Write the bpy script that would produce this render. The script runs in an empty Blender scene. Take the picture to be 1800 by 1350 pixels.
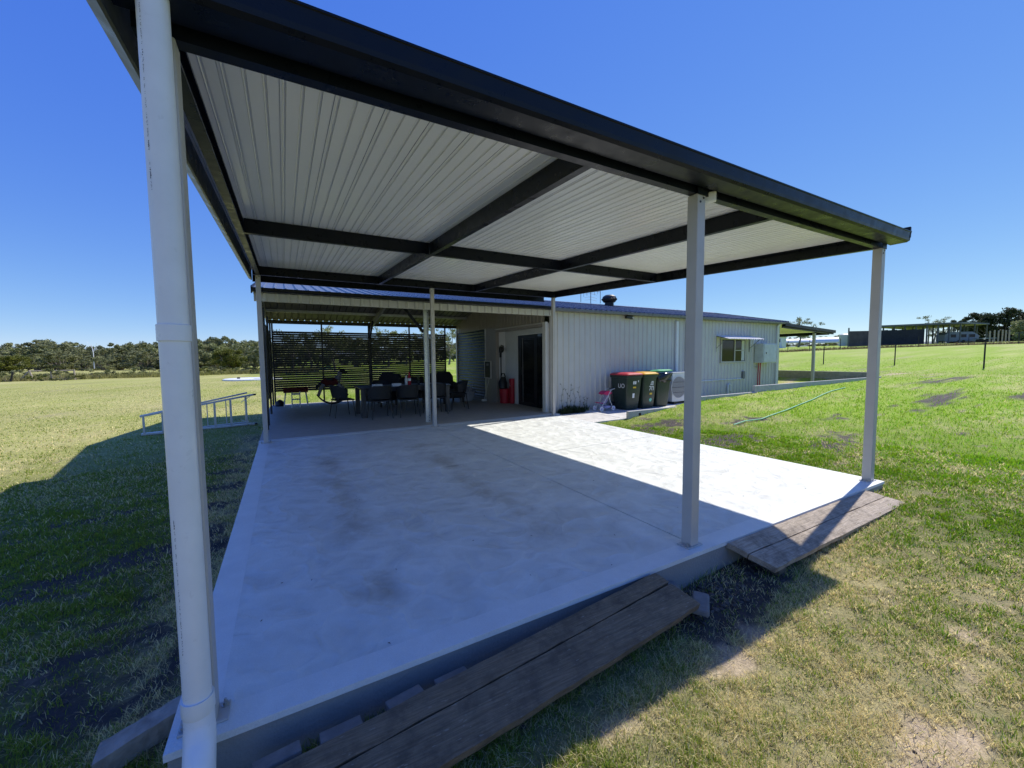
import bpy, bmesh, math, random
import numpy as np
from mathutils import Vector, Matrix

scene = bpy.context.scene
COL = scene.collection
rng = np.random.default_rng(7)
random.seed(7)

# ------------------------------------------------------------------ camera
CAM = np.array([0.3515, -2.0252, 1.5024])
RR = np.array([0.871102, -0.491005, -0.009779])
UU = np.array([0.041010, 0.052884, 0.997758])
FF = np.array([0.489387, 0.869550, -0.066204])
FPX = 707.67
cam_data = bpy.data.cameras.new("camera")
cam_data.sensor_fit = 'HORIZONTAL'
cam_data.sensor_width = 36.0
cam_data.lens = FPX / 1800.0 * 36.0
cam_data.clip_start = 0.05
cam_data.clip_end = 20000
cam = bpy.data.objects.new("camera", cam_data)
COL.objects.link(cam)
cam.matrix_world = Matrix(((RR[0], UU[0], -FF[0], CAM[0]), (RR[1], UU[1], -FF[1], CAM[1]),
                           (RR[2], UU[2], -FF[2], CAM[2]), (0, 0, 0, 1)))
scene.camera = cam

# ------------------------------------------------------------------ sky and sun
SUN = Vector((0.84, 0.15, 1.0)).normalized()
elev = math.asin(SUN.z)
azim = math.atan2(SUN.x, SUN.y)
world = bpy.data.worlds.new("World")
scene.world = world
world.use_nodes = True
wn = world.node_tree
bg = wn.nodes["Background"]
sky = wn.nodes.new("ShaderNodeTexSky")
sky.sky_type = 'NISHITA'
sky.sun_disc = False
sky.sun_elevation = elev
sky.sun_rotation = azim
sky.altitude = 50
sky.air_density = 0.6
sky.dust_density = 0.0
sky.ozone_density = 3.0
# one tone curve per colour channel for the whole sky, as the phone renders it
sepc = wn.nodes.new("ShaderNodeSeparateColor")
comb = wn.nodes.new("ShaderNodeCombineColor")
wn.links.new(sky.outputs[0], sepc.inputs[0])
for ch, (gain, power) in enumerate(((0.53, 1.0), (0.85, 0.75), (3.03, 0.19))):
    pw = wn.nodes.new("ShaderNodeMath"); pw.operation = 'POWER'
    wn.links.new(sepc.outputs[ch], pw.inputs[0]); pw.inputs[1].default_value = power
    ml = wn.nodes.new("ShaderNodeMath"); ml.operation = 'MULTIPLY'
    wn.links.new(pw.outputs[0], ml.inputs[0]); ml.inputs[1].default_value = gain
    wn.links.new(ml.outputs[0], comb.inputs[ch])
wn.links.new(comb.outputs[0], bg.inputs[0])
bg.inputs[1].default_value = 0.123
sl = bpy.data.lights.new("sun", 'SUN')
sl.energy = 3.25
sl.angle = math.radians(0.53)
sl.color = (1.0, 0.94, 0.84)
so = bpy.data.objects.new("sun", sl)
COL.objects.link(so)
so.rotation_euler = (-SUN).to_track_quat('-Z', 'Y').to_euler()
scene.view_settings.view_transform = 'Standard'
scene.view_settings.look = 'None'
scene.view_settings.gamma = 1
scene.view_settings.use_curve_mapping = False
scene.view_settings.exposure = 0.8

# ------------------------------------------------------------------ helpers
def at(u, v, depth):
    """point seen at photo pixel (u, v) at a distance measured along the view axis"""
    return CAM + depth * (FF + RR * ((u - 900) / FPX) + UU * (-(v - 675) / FPX))

def thing(name, label, cat, loc=(0, 0, 0), rz=0, group=None):
    o = bpy.data.objects.new(name, None)
    o.empty_display_size = 0.1
    COL.objects.link(o)
    o.location = loc
    o.rotation_euler = (0, 0, rz)
    o["label"] = label
    o["category"] = cat
    if group:
        o["group"] = group
    return o

def tag(o, label, cat, group=None):
    o["label"] = label
    o["category"] = cat
    if group:
        o["group"] = group
    return o

def place(o, parent, loc=(0, 0, 0)):
    """put o at world position loc below an unrotated parent chain"""
    loc = Vector(loc)
    if parent is not None:
        o.parent = parent
        q = parent
        while q is not None:
            loc = loc - q.location
            q = q.parent
    o.location = loc
    return o

class MB:
    def __init__(self):
        self.v = []
        self.f = []
    def add(self, vs, fs):
        n = len(self.v)
        self.v += [tuple(map(float, p)) for p in vs]
        self.f += [tuple(i + n for i in f) for f in fs]
        return self
    def box(self, x0, x1, y0, y1, z0, z1):
        return self.add([(x0, y0, z0), (x1, y0, z0), (x1, y1, z0), (x0, y1, z0), (x0, y0, z1), (x1, y0, z1), (x1, y1, z1), (x0, y1, z1)],
                        [(0, 3, 2, 1), (4, 5, 6, 7), (0, 1, 5, 4), (1, 2, 6, 5), (2, 3, 7, 6), (3, 0, 4, 7)])
    def beam(self, p, q, w, h, up=(0, 0, 1)):
        p = Vector(p); q = Vector(q); d = (q - p).normalized(); up = Vector(up)
        s = d.cross(up)
        if s.length < 1e-4:
            s = d.cross(Vector((1, 0, 0)))
        s.normalize(); t = s.cross(d).normalized()
        vs = []
        for c in (p, q):
            for a, b in ((-1, -1), (1, -1), (1, 1), (-1, 1)):
                vs.append(c + s * (a * w / 2) + t * (b * h / 2))
        return self.add(vs, [(3, 2, 1, 0), (4, 5, 6, 7), (0, 1, 5, 4), (1, 2, 6, 5), (2, 3, 7, 6), (3, 0, 4, 7)])
    def tube(self, pts, r, n=10, cap=True):
        pts = [Vector(p) for p in pts]
        rs = r if isinstance(r, (list, tuple)) else [r] * len(pts)
        ref = None; rings = []
        for i, p in enumerate(pts):
            d = (pts[min(i + 1, len(pts) - 1)] - pts[max(i - 1, 0)]).normalized()
            if ref is None:
                ref = d.cross(Vector((0.31, 0.2, 0.93)))
                if ref.length < 1e-3:
                    ref = d.cross(Vector((1, 0, 0)))
            s = (ref - d * ref.dot(d)).normalized(); ref = s
            t = d.cross(s)
            rings.append([p + (s * math.cos(2 * math.pi * k / n) + t * math.sin(2 * math.pi * k / n)) * rs[i] for k in range(n)])
        vs = [q for g in rings for q in g]
        fs = []
        for i in range(len(pts) - 1):
            for k in range(n):
                a = i * n + k; b = i * n + (k + 1) % n
                fs.append((a, b, b + n, a + n))
        if cap:
            fs.append(tuple(range(n - 1, -1, -1)))
            fs.append(tuple(range((len(pts) - 1) * n, len(pts) * n)))
        return self.add(vs, fs)
    def lathe(self, prof, c=(0, 0, 0), n=20, axis='z', cap=True):
        vs = []
        for r, h in prof:
            for k in range(n):
                a = 2 * math.pi * k / n
                if axis == 'z':
                    vs.append((c[0] + r * math.cos(a), c[1] + r * math.sin(a), c[2] + h))
                elif axis == 'y':
                    vs.append((c[0] + r * math.cos(a), c[1] + h, c[2] + r * math.sin(a)))
                else:
                    vs.append((c[0] + h, c[1] + r * math.cos(a), c[2] + r * math.sin(a)))
        fs = []
        for i in range(len(prof) - 1):
            for k in range(n):
                a = i * n + k; b = i * n + (k + 1) % n
                fs.append((a, b, b + n, a + n) if axis == 'z' else (a, a + n, b + n, b))
        m = len(prof)
        if cap:
            fs.append(tuple(range(n - 1, -1, -1))); fs.append(tuple(range((m - 1) * n, m * n)))
        return self.add(vs, fs)
    def prism(self, poly, f0, f1):
        """closed 2D polygon swept between two mappings"""
        n = len(poly)
        vs = [f0(*p) for p in poly] + [f1(*p) for p in poly]
        fs = [tuple(range(n - 1, -1, -1)), tuple(range(n, 2 * n))]
        for k in range(n):
            b = (k + 1) % n
            fs.append((k, b, b + n, k + n))
        return self.add(vs, fs)
    def sheet(self, poly, f0, f1):
        """open 2D polyline swept between two mappings"""
        n = len(poly)
        vs = [f0(*p) for p in poly] + [f1(*p) for p in poly]
        return self.add(vs, [(k, k + 1, k + 1 + n, k + n) for k in range(n - 1)])
    def mesh(self, name, smooth=False):
        me = bpy.data.meshes.new(name)
        me.from_pydata(self.v, [], self.f)
        me.update()
        bm = bmesh.new(); bm.from_mesh(me)
        bmesh.ops.recalc_face_normals(bm, faces=bm.faces)
        bm.to_mesh(me); bm.free()
        if smooth:
            me.polygons.foreach_set("use_smooth", [True] * len(me.polygons))
        return me
    def build(self, name, mat, parent=None, smooth=False, bevel=0, loc=(0, 0, 0), local=False):
        me = self.mesh(name, smooth)
        me.materials.append(mat)
        o = bpy.data.objects.new(name, me)
        COL.objects.link(o)
        if local:
            o.parent = parent
            o.location = loc
        else:
            place(o, parent, loc)
        if bevel:
            b = o.modifiers.new("bevel", 'BEVEL')
            b.width = bevel; b.segments = 2; b.limit_method = 'ANGLE'; b.angle_limit = math.radians(40)
        if smooth:
            try:
                me.set_sharp_from_angle(angle=math.radians(40))
            except Exception:
                pass
        return o

def link(name, me, parent=None, loc=(0, 0, 0), rot=None, local=False):
    o = bpy.data.objects.new(name, me)
    COL.objects.link(o)
    if local:
        o.parent = parent; o.location = loc
    else:
        place(o, parent, loc)
    if rot:
        o.rotation_euler = rot
    return o

def copy_tree(o, parent=None):
    c = o.copy()
    COL.objects.link(c)
    c.parent = parent
    for ch in list(o.children):
        copy_tree(ch, c)
    return c

def struct(o):
    o["kind"] = "structure"
    return o

def stuff(o):
    o["kind"] = "stuff"
    return o

def text_mesh(body, size, mat, name):
    cu = bpy.data.curves.new(name, 'FONT')
    cu.body = body; cu.size = size; cu.align_x = 'CENTER'; cu.align_y = 'CENTER'
    cu.extrude = 0.0008
    ob = bpy.data.objects.new(name, cu)
    COL.objects.link(ob)
    dg = bpy.context.evaluated_depsgraph_get()
    me = bpy.data.meshes.new_from_object(ob.evaluated_get(dg))
    bpy.data.objects.remove(ob); bpy.data.curves.remove(cu)
    me.materials.clear(); me.materials.append(mat)
    return me

# ------------------------------------------------------------------ numpy noise
def _hash(ix, iy, s):
    h = (ix.astype(np.int64) * 374761393 + iy.astype(np.int64) * 668265263 + s * 974634777) & 0xFFFFFFFF
    h = ((h ^ (h >> 13)) * 1274126177) & 0xFFFFFFFF
    return ((h ^ (h >> 16)) & 0xFFFF) / 65535.0

def vnoise(x, y, s=0):
    ix = np.floor(x); iy = np.floor(y); fx = x - ix; fy = y - iy
    fx = fx * fx * (3 - 2 * fx); fy = fy * fy * (3 - 2 * fy)
    a = _hash(ix, iy, s); b = _hash(ix + 1, iy, s); c = _hash(ix, iy + 1, s); d = _hash(ix + 1, iy + 1, s)
    return (a * (1 - fx) + b * fx) * (1 - fy) + (c * (1 - fx) + d * fx) * fy

def fbm(x, y, s=0, o=4):
    t = 0; a = 0.5; n = 0
    for k in range(o):
        t = t + a * vnoise(x * 2 ** k, y * 2 ** k, s + k * 17); n += a; a *= 0.55
    return t / n

def sstep(x, a, b):
    t = np.clip((x - a) / (b - a), 0, 1)
    return t * t * (3 - 2 * t)

# ------------------------------------------------------------------ materials
def newmat(name):
    m = bpy.data.materials.new(name)
    m.use_nodes = True
    nt = m.node_tree
    return m, nt, nt.nodes["Principled BSDF"]

def N(nt, kind, **kw):
    n = nt.nodes.new(kind)
    for k, v in kw.items():
        setattr(n, k, v)
    return n

def math_(nt, op, a, b=None, c=None, clamp=False):
    n = nt.nodes.new("ShaderNodeMath"); n.operation = op; n.use_clamp = clamp
    for i, x in enumerate((a, b, c)):
        if x is None:
            continue
        if isinstance(x, (int, float)):
            n.inputs[i].default_value = x
        else:
            nt.links.new(x, n.inputs[i])
    return n.outputs[0]

def noise_(nt, vec, scale, detail=4, rough=0.55, dist=0):
    n = nt.nodes.new("ShaderNodeTexNoise")
    n.inputs["Scale"].default_value = scale; n.inputs["Detail"].default_value = detail
    n.inputs["Roughness"].default_value = rough; n.inputs["Distortion"].default_value = dist
    if vec is not None:
        nt.links.new(vec, n.inputs["Vector"])
    return n.outputs["Fac"]

def mixc(nt, fac, a, b, blend='MIX'):
    n = nt.nodes.new("ShaderNodeMix"); n.data_type = 'RGBA'; n.blend_type = blend
    for i, x in ((0, fac), (6, a), (7, b)):
        if isinstance(x, (int, float)):
            n.inputs[i].default_value = x
        elif isinstance(x, tuple):
            n.inputs[i].default_value = (*x, 1) if len(x) == 3 else x
        else:
            nt.links.new(x, n.inputs[i])
    return n.outputs[2]

def mapr(nt, x, a, b, c=0.0, d=1.0, smooth=True):
    n = nt.nodes.new("ShaderNodeMapRange")
    n.interpolation_type = 'SMOOTHSTEP' if smooth else 'LINEAR'
    nt.links.new(x, n.inputs[0])
    for i, q in enumerate((a, b, c, d)):
        n.inputs[i + 1].default_value = q
    return n.outputs[0]

def scaled(nt, vec, s):
    n = nt.nodes.new("ShaderNodeMapping")
    nt.links.new(vec, n.inputs[0]); n.inputs["Scale"].default_value = s
    return n.outputs[0]

def bump_(nt, h, strength, dist, bsdf):
    b = nt.nodes.new("ShaderNodeBump"); b.inputs["Strength"].default_value = strength
    b.inputs["Distance"].default_value = dist
    nt.links.new(h, b.inputs["Height"]); nt.links.new(b.outputs[0], bsdf.inputs["Normal"])

def simple(name, col, rough=0.6, metal=0.0, var=0.12, vscale=6, bump=0.0, bscale=60, spec=0.5, rvar=0.1, objrand=0.0, dirt=None):
    m, nt, p = newmat(name)
    tc = N(nt, "ShaderNodeNewGeometry").outputs["Position"]
    n1 = noise_(nt, tc, vscale, 5)
    f = mapr(nt, n1, 0.25, 0.75, 1 - var, 1 + var, False)
    base = mixc(nt, 1.0, tuple(col), (1, 1, 1), 'MULTIPLY')
    n = nt.nodes.new("ShaderNodeVectorMath"); n.operation = 'SCALE'
    nt.links.new(base, n.inputs[0]); nt.links.new(f, n.inputs[3])
    out = n.outputs[0]
    if objrand:
        oi = N(nt, "ShaderNodeObjectInfo").outputs["Random"]
        g = mapr(nt, oi, 0, 1, 1 - objrand, 1 + objrand, False)
        n2 = nt.nodes.new("ShaderNodeVectorMath"); n2.operation = 'SCALE'
        nt.links.new(out, n2.inputs[0]); nt.links.new(g, n2.inputs[3]); out = n2.outputs[0]
    if dirt:
        dcol, dscale, dlo, dhi, damt = dirt
        dm = mapr(nt, noise_(nt, tc, dscale, 6, 0.65), dlo, dhi, 0, damt)
        out = mixc(nt, dm, out, tuple(dcol))
    nt.links.new(out, p.inputs["Base Color"])
    rr = mapr(nt, noise_(nt, tc, vscale * 2.3, 4), 0.3, 0.7, max(0.02, rough - rvar), min(1, rough + rvar), False)
    nt.links.new(rr, p.inputs["Roughness"])
    p.inputs["Metallic"].default_value = metal
    p.inputs["Specular IOR Level"].default_value = spec
    if bump:
        bump_(nt, noise_(nt, tc, bscale, 4), bump, 0.01, p)
    return m

MAT = {}
MAT['ceil'] = simple("ceiling_paint", (0.88, 0.87, 0.82), 0.24, 0, 0.03, 1.2, spec=0.5, rvar=0.03)
MAT['dark'] = simple("charcoal_steel", (0.005, 0.007, 0.013), 0.33, 0, 0.15, 4, spec=0.22)
MAT['post'] = simple("surfmist_post", (0.46, 0.44, 0.41), 0.38, 0, 0.06, 5, dirt=((0.3, 0.28, 0.24), 9, 0.6, 0.8, 0.25))
MAT['pvc'] = simple("white_pvc", (0.74, 0.75, 0.75), 0.36, 0, 0.05, 8, dirt=((0.35, 0.33, 0.3), 30, 0.62, 0.8, 0.3), bump=0.04, bscale=90)
MAT['ink'] = simple("black_ink", (0.03, 0.03, 0.04), 0.7)
MAT['galv'] = simple("galvanised_steel", (0.50, 0.52, 0.53), 0.42, 0.75, 0.18, 18)
MAT['bolt'] = simple("zinc_bolt", (0.42, 0.42, 0.40), 0.4, 0.8, 0.15, 40)
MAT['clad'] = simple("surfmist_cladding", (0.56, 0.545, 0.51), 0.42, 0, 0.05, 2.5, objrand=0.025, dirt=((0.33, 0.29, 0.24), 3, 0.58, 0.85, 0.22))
MAT['clad_shade'] = simple("shaded_cladding", (0.29, 0.265, 0.235), 0.5, 0, 0.06, 3)  # same cladding with the bay's shade darkened into its colour
MAT['roof'] = simple("basalt_roof", (0.13, 0.145, 0.175), 0.3, 0, 0.1, 3, objrand=0.03)
MAT['roofin'] = simple("roof_underside", (0.12, 0.12, 0.115), 0.5, 0.0, 0.1, 3)
MAT['white'] = simple("white_paint", (0.76, 0.77, 0.76), 0.5, 0, 0.05, 5, dirt=((0.4, 0.38, 0.34), 12, 0.6, 0.85, 0.3))
MAT['plaster'] = simple("white_plaster", (0.60, 0.61, 0.61), 0.7, 0, 0.04, 5)
MAT['black'] = simple("black_plastic", (0.012, 0.013, 0.015), 0.45)
MAT['blackrope'] = simple("black_wicker", (0.014, 0.015, 0.018), 0.7, 0, 0.3, 80, bump=0.4, bscale=160)
MAT['tabletop'] = simple("charcoal_table", (0.028, 0.03, 0.036), 0.38, 0, 0.2, 12)
MAT['slat'] = simple("dark_slat", (0.028, 0.031, 0.036), 0.5, 0, 0.2, 6, objrand=0.15)
MAT['rolldoor'] = simple("navy_roller_door", (0.010, 0.016, 0.028), 0.36, 0, 0.12, 4)
MAT['glass'] = simple("dark_glass", (0.008, 0.010, 0.012), 0.06, 0, 0.05, 2, spec=0.25, rvar=0.02)
MAT['darkdoor'] = simple("dark_door", (0.012, 0.013, 0.015), 0.4)
MAT['bin'] = simple("dark_green_bin", (0.016, 0.032, 0.024), 0.42, 0, 0.12, 9, dirt=((0.10, 0.10, 0.09), 7, 0.55, 0.8, 0.35))
MAT['redlid'] = simple("red_lid", (0.46, 0.025, 0.045), 0.42)
MAT['yellowlid'] = simple("yellow_lid", (0.70, 0.36, 0.02), 0.42)
MAT['greenlid'] = simple("green_lid", (0.10, 0.42, 0.20), 0.4)
MAT['liner'] = simple("black_liner", (0.012, 0.014, 0.022), 0.3, bump=0.5, bscale=20)
MAT['sticker'] = simple("white_sticker", (0.75, 0.76, 0.78), 0.5)
MAT['yellow'] = simple("yellow_sticker", (0.75, 0.48, 0.03), 0.5)
MAT['teal'] = simple("green_sticker", (0.06, 0.5, 0.33), 0.5)
MAT['ac'] = simple("aircon_white", (0.70, 0.70, 0.68), 0.45, 0, 0.06, 6)
MAT['grille'] = simple("aircon_grille", (0.04, 0.04, 0.045), 0.5)
MAT['pink'] = simple("pink_fabric", (0.55, 0.025, 0.11), 0.75, bump=0.15, bscale=120)
MAT['lilac'] = simple("lilac_print", (0.42, 0.38, 0.58), 0.75, 0, 0.5, 45)
MAT['tubewhite'] = simple("white_tube", (0.7, 0.7, 0.72), 0.4)
MAT['red'] = simple("red_plastic", (0.38, 0.012, 0.03), 0.4)
MAT['maroon'] = simple("maroon_plush", (0.13, 0.018, 0.016), 0.85)
MAT['greyplush'] = simple("grey_plush", (0.30, 0.29, 0.29), 0.9)
MAT['alu'] = simple("aluminium", (0.62, 0.63, 0.65), 0.38, 0.6, 0.1, 20)
MAT['hose'] = simple("green_hose", (0.20, 0.50, 0.26), 0.45)
MAT['conduit'] = simple("red_conduit", (0.45, 0.06, 0.08), 0.5)
MAT['board'] = simple("switchboard_grey", (0.55, 0.58, 0.58), 0.45)
MAT['blockwall'] = simple("grey_block", (0.30, 0.28, 0.26), 0.85, 0, 0.18, 9, bump=0.3, bscale=70, objrand=0.1)
MAT['sleeper'] = simple("concrete_sleeper", (0.42, 0.42, 0.40), 0.8, 0, 0.15, 7, bump=0.2, bscale=60, dirt=((0.18, 0.16, 0.13), 5, 0.55, 0.8, 0.5))
MAT['paver'] = simple("concrete_paver", (0.20, 0.19, 0.175), 0.85, 0, 0.25, 14, bump=0.35, bscale=110, dirt=((0.16, 0.13, 0.10), 9, 0.5, 0.75, 0.5))
MAT['stone'] = simple("gravel_stone", (0.085, 0.072, 0.06), 0.9, 0, 0.45, 25, bump=0.3, bscale=120)
MAT['bark'] = simple("bark", (0.19, 0.165, 0.14), 0.9, 0, 0.35, 3)
MAT['picket'] = simple("black_picket", (0.015, 0.015, 0.015), 0.6)
MAT['oldwood'] = simple("grey_timber", (0.36, 0.31, 0.25), 0.9, 0, 0.4, 14, bump=0.6, bscale=40)
MAT['cloth'] = simple("shade_cloth", (0.022, 0.024, 0.032), 0.9, 0, 0.3, 1.2)
MAT['cloth2'] = simple("brown_cloth", (0.075, 0.06, 0.065), 0.9, 0, 0.35, 0.8)
MAT['farsteel'] = simple("far_steel", (0.10, 0.11, 0.12), 0.6)
MAT['caravan'] = simple("silver_caravan", (0.17, 0.20, 0.24), 0.4)
MAT['tank'] = simple("pale_tank", (0.50, 0.53, 0.52), 0.5, 0.2)
MAT['polytunnel'] = simple("white_tunnel", (0.75, 0.77, 0.78), 0.5)
MAT['bagwhite'] = simple("pale_bag", (0.36, 0.39, 0.44), 0.6, 0, 0.25, 15, bump=0.4, bscale=18)
MAT['metalgrey'] = simple("grey_box", (0.20, 0.20, 0.20), 0.7)
MAT['soilmat'] = simple("dark_soil", (0.045, 0.036, 0.03), 0.95, 0, 0.4, 20)

def leafmat(name, c1, c2, trans=0.25):
    m, nt, p = newmat(name)
    pos = N(nt, "ShaderNodeNewGeometry").outputs["Position"]
    oi = N(nt, "ShaderNodeObjectInfo").outputs["Random"]
    n1 = mapr(nt, noise_(nt, pos, 0.9, 4), 0.3, 0.7)
    c = mixc(nt, n1, c1, c2)
    g = mapr(nt, oi, 0, 1, 0.72, 1.25, False)
    n2 = nt.nodes.new("ShaderNodeVectorMath"); n2.operation = 'SCALE'
    nt.links.new(c, n2.inputs[0]); nt.links.new(g, n2.inputs[3])
    nt.links.new(n2.outputs[0], p.inputs["Base Color"])
    p.inputs["Roughness"].default_value = 0.6
    p.inputs["Specular IOR Level"].default_value = 0.25
    tr = N(nt, "ShaderNodeBsdfTranslucent"); nt.links.new(n2.outputs[0], tr.inputs[0])
    mx = N(nt, "ShaderNodeMixShader"); mx.inputs[0].default_value = trans
    nt.links.new(p.outputs[0], mx.inputs[1]); nt.links.new(tr.outputs[0], mx.inputs[2])
    nt.links.new(mx.outputs[0], nt.nodes["Material Output"].inputs[0])
    return m
MAT['leaf'] = leafmat("eucalypt_leaf", (0.16, 0.19, 0.07), (0.31, 0.32, 0.15))
MAT['leafdark'] = leafmat("dark_leaf", (0.03, 0.042, 0.018), (0.06, 0.078, 0.03))
MAT['leafbright'] = leafmat("bright_leaf", (0.085, 0.11, 0.018), (0.17, 0.18, 0.03))
MAT['leafpale'] = leafmat("pale_leaf", (0.16, 0.18, 0.085), (0.28, 0.29, 0.14))
MAT['weed'] = leafmat("weed_leaf", (0.05, 0.08, 0.03), (0.10, 0.13, 0.05))

def attrmat(name, attr, trans=0.0, rough=0.85, fine=True):
    m, nt, p = newmat(name)
    a = N(nt, "ShaderNodeAttribute"); a.attribute_name = attr
    col = a.outputs["Color"]
    if fine:
        pos = N(nt, "ShaderNodeNewGeometry").outputs["Position"]
        f1 = mapr(nt, noise_(nt, pos, 9, 6, 0.7), 0.3, 0.7, 0.7, 1.3, False)
        f2 = mapr(nt, noise_(nt, pos, 70, 4, 0.7), 0.3, 0.7, 0.65, 1.35, False)
        f = math_(nt, 'MULTIPLY', f1, f2)
        n2 = nt.nodes.new("ShaderNodeVectorMath"); n2.operation = 'SCALE'
        nt.links.new(col, n2.inputs[0]); nt.links.new(f, n2.inputs[3]); col = n2.outputs[0]
        bump_(nt, noise_(nt, pos, 45, 6, 0.75), 0.6, 0.03, p)
    nt.links.new(col, p.inputs["Base Color"])
    p.inputs["Roughness"].default_value = rough
    p.inputs["Specular IOR Level"].default_value = 0.2
    if trans:
        tr = N(nt, "ShaderNodeBsdfTranslucent"); nt.links.new(col, tr.inputs[0])
        mx = N(nt, "ShaderNodeMixShader"); mx.inputs[0].default_value = trans
        nt.links.new(p.outputs[0], mx.inputs[1]); nt.links.new(tr.outputs[0], mx.inputs[2])
        nt.links.new(mx.outputs[0], nt.nodes["Material Output"].inputs[0])
    return m
MAT['ground'] = attrmat("ground_soil_grass", "gcol")
MAT['blade'] = attrmat("grass_blade", "bcol", 0.42, 0.6, False)

def concrete(name, col, swirl=0.5, stains=False, rough=0.62):
    m, nt, p = newmat(name)
    pos = N(nt, "ShaderNodeNewGeometry").outputs["Position"]
    big = mapr(nt, noise_(nt, pos, 0.9, 5, 0.6), 0.3, 0.7, 0.95, 1.04, False)
    mid = mapr(nt, noise_(nt, pos, 6, 6, 0.65), 0.3, 0.7, 0.94, 1.05, False)
    fin = mapr(nt, noise_(nt, pos, 160, 3, 0.6), 0.3, 0.7, 0.94, 1.06, False)
    vo = N(nt, "ShaderNodeTexVoronoi"); vo.feature = 'F1'; vo.inputs["Scale"].default_value = 3.1
    wob = nt.nodes.new("ShaderNodeVectorMath"); wob.operation = 'ADD'
    nz = N(nt, "ShaderNodeTexNoise"); nz.inputs["Scale"].default_value = 2.2
    nt.links.new(pos, nz.inputs["Vector"]); nt.links.new(pos, wob.inputs[0]); nt.links.new(nz.outputs["Color"], wob.inputs[1])
    nt.links.new(wob.outputs[0], vo.inputs["Vector"])
    ring = math_(nt, 'SINE', math_(nt, 'MULTIPLY', vo.outputs["Distance"], 26.0))
    fan = math_(nt, 'SUBTRACT', vo.outputs["Distance"], 0.32)
    sw = math_(nt, 'ADD', 1.0, math_(nt, 'ADD', math_(nt, 'MULTIPLY', fan, 0.22 * swirl), math_(nt, 'MULTIPLY', ring, 0.008 * swirl)))
    f = math_(nt, 'MULTIPLY', math_(nt, 'MULTIPLY', big, mid), math_(nt, 'MULTIPLY', fin, sw))
    n2 = nt.nodes.new("ShaderNodeVectorMath"); n2.operation = 'SCALE'
    n2.inputs[0].default_value = col; nt.links.new(f, n2.inputs[3]); out = n2.outputs[0]
    # small dark marks and scuffs
    ve = N(nt, "ShaderNodeTexVoronoi"); ve.feature = 'DISTANCE_TO_EDGE'; ve.inputs["Scale"].default_value = 3.1
    nt.links.new(wob.outputs[0], ve.inputs["Vector"])
    arc = math_(nt, 'MULTIPLY', mapr(nt, ve.outputs["Distance"], 0.20, 0.0), mapr(nt, noise_(nt, pos, 2.6, 4), 0.40, 0.66, 0, 0.30 * min(1.0, swirl)))
    out = mixc(nt, arc, out, (0.36, 0.35, 0.32))
    sp = mapr(nt, noise_(nt, pos, 26, 3, 0.75), 0.70, 0.80, 0, 0.45)
    out = mixc(nt, sp, out, (0.16, 0.14, 0.12))
    if stains:
        sx = N(nt, "ShaderNodeSeparateXYZ"); nt.links.new(pos, sx.inputs[0])
        X, Y = sx.outputs[0], sx.outputs[1]
        tot = None
        for x0, y0, y1, wd, am in ((0.83, 0.35, 5.0, 0.24, 0.5), (2.30, 0.6, 4.9, 0.24, 0.5)):
            w = math_(nt, 'ADD', X, math_(nt, 'MULTIPLY', math_(nt, 'SUBTRACT', noise_(nt, pos, 1.6, 3), 0.5), 0.25))
            d = math_(nt, 'ABSOLUTE', math_(nt, 'SUBTRACT', w, x0))
            mk = mapr(nt, d, wd * 1.1, 0.0)
            ya = math_(nt, 'MULTIPLY', mapr(nt, Y, y0 - 0.3, y0 + 0.4), mapr(nt, Y, y1 + 0.2, y1 - 0.3))
            nn = mapr(nt, noise_(nt, pos, 1.3, 5, 0.7), 0.36, 0.66)
            mk = math_(nt, 'MULTIPLY', math_(nt, 'MULTIPLY', mk, ya), math_(nt, 'MULTIPLY', nn, am))
            tot = mk if tot is None else math_(nt, 'MAXIMUM', tot, mk)
        out = mixc(nt, tot, out, (0.24, 0.185, 0.115))
    nt.links.new(out, p.inputs["Base Color"])
    rr = mapr(nt, noise_(nt, pos, 5, 4), 0.3, 0.7, rough - 0.12, rough + 0.12, False)
    nt.links.new(rr, p.inputs["Roughness"])
    h = math_(nt, 'ADD', noise_(nt, pos, 60, 4), math_(nt, 'MULTIPLY', ring, 0.12 * swirl))
    h = math_(nt, 'ADD', math_(nt, 'MULTIPLY', h, 0.15), math_(nt, 'MULTIPLY', vo.outputs["Distance"], 1.1 * min(1.0, swirl)))
    bump_(nt, h, 0.5, 0.05, p)
    return m
MAT['slab'] = concrete("slab_concrete", (0.605, 0.625, 0.60), 1.3, True)
MAT['edge'] = concrete("trowelled_edge", (0.68, 0.695, 0.675), 0.1, False, 0.5)
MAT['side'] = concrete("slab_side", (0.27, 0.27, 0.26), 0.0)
MAT['floor'] = concrete("annex_floor", (0.42, 0.39, 0.33), 0.3)
MAT['path'] = concrete("path_concrete", (0.56, 0.55, 0.52), 1.0)

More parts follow.
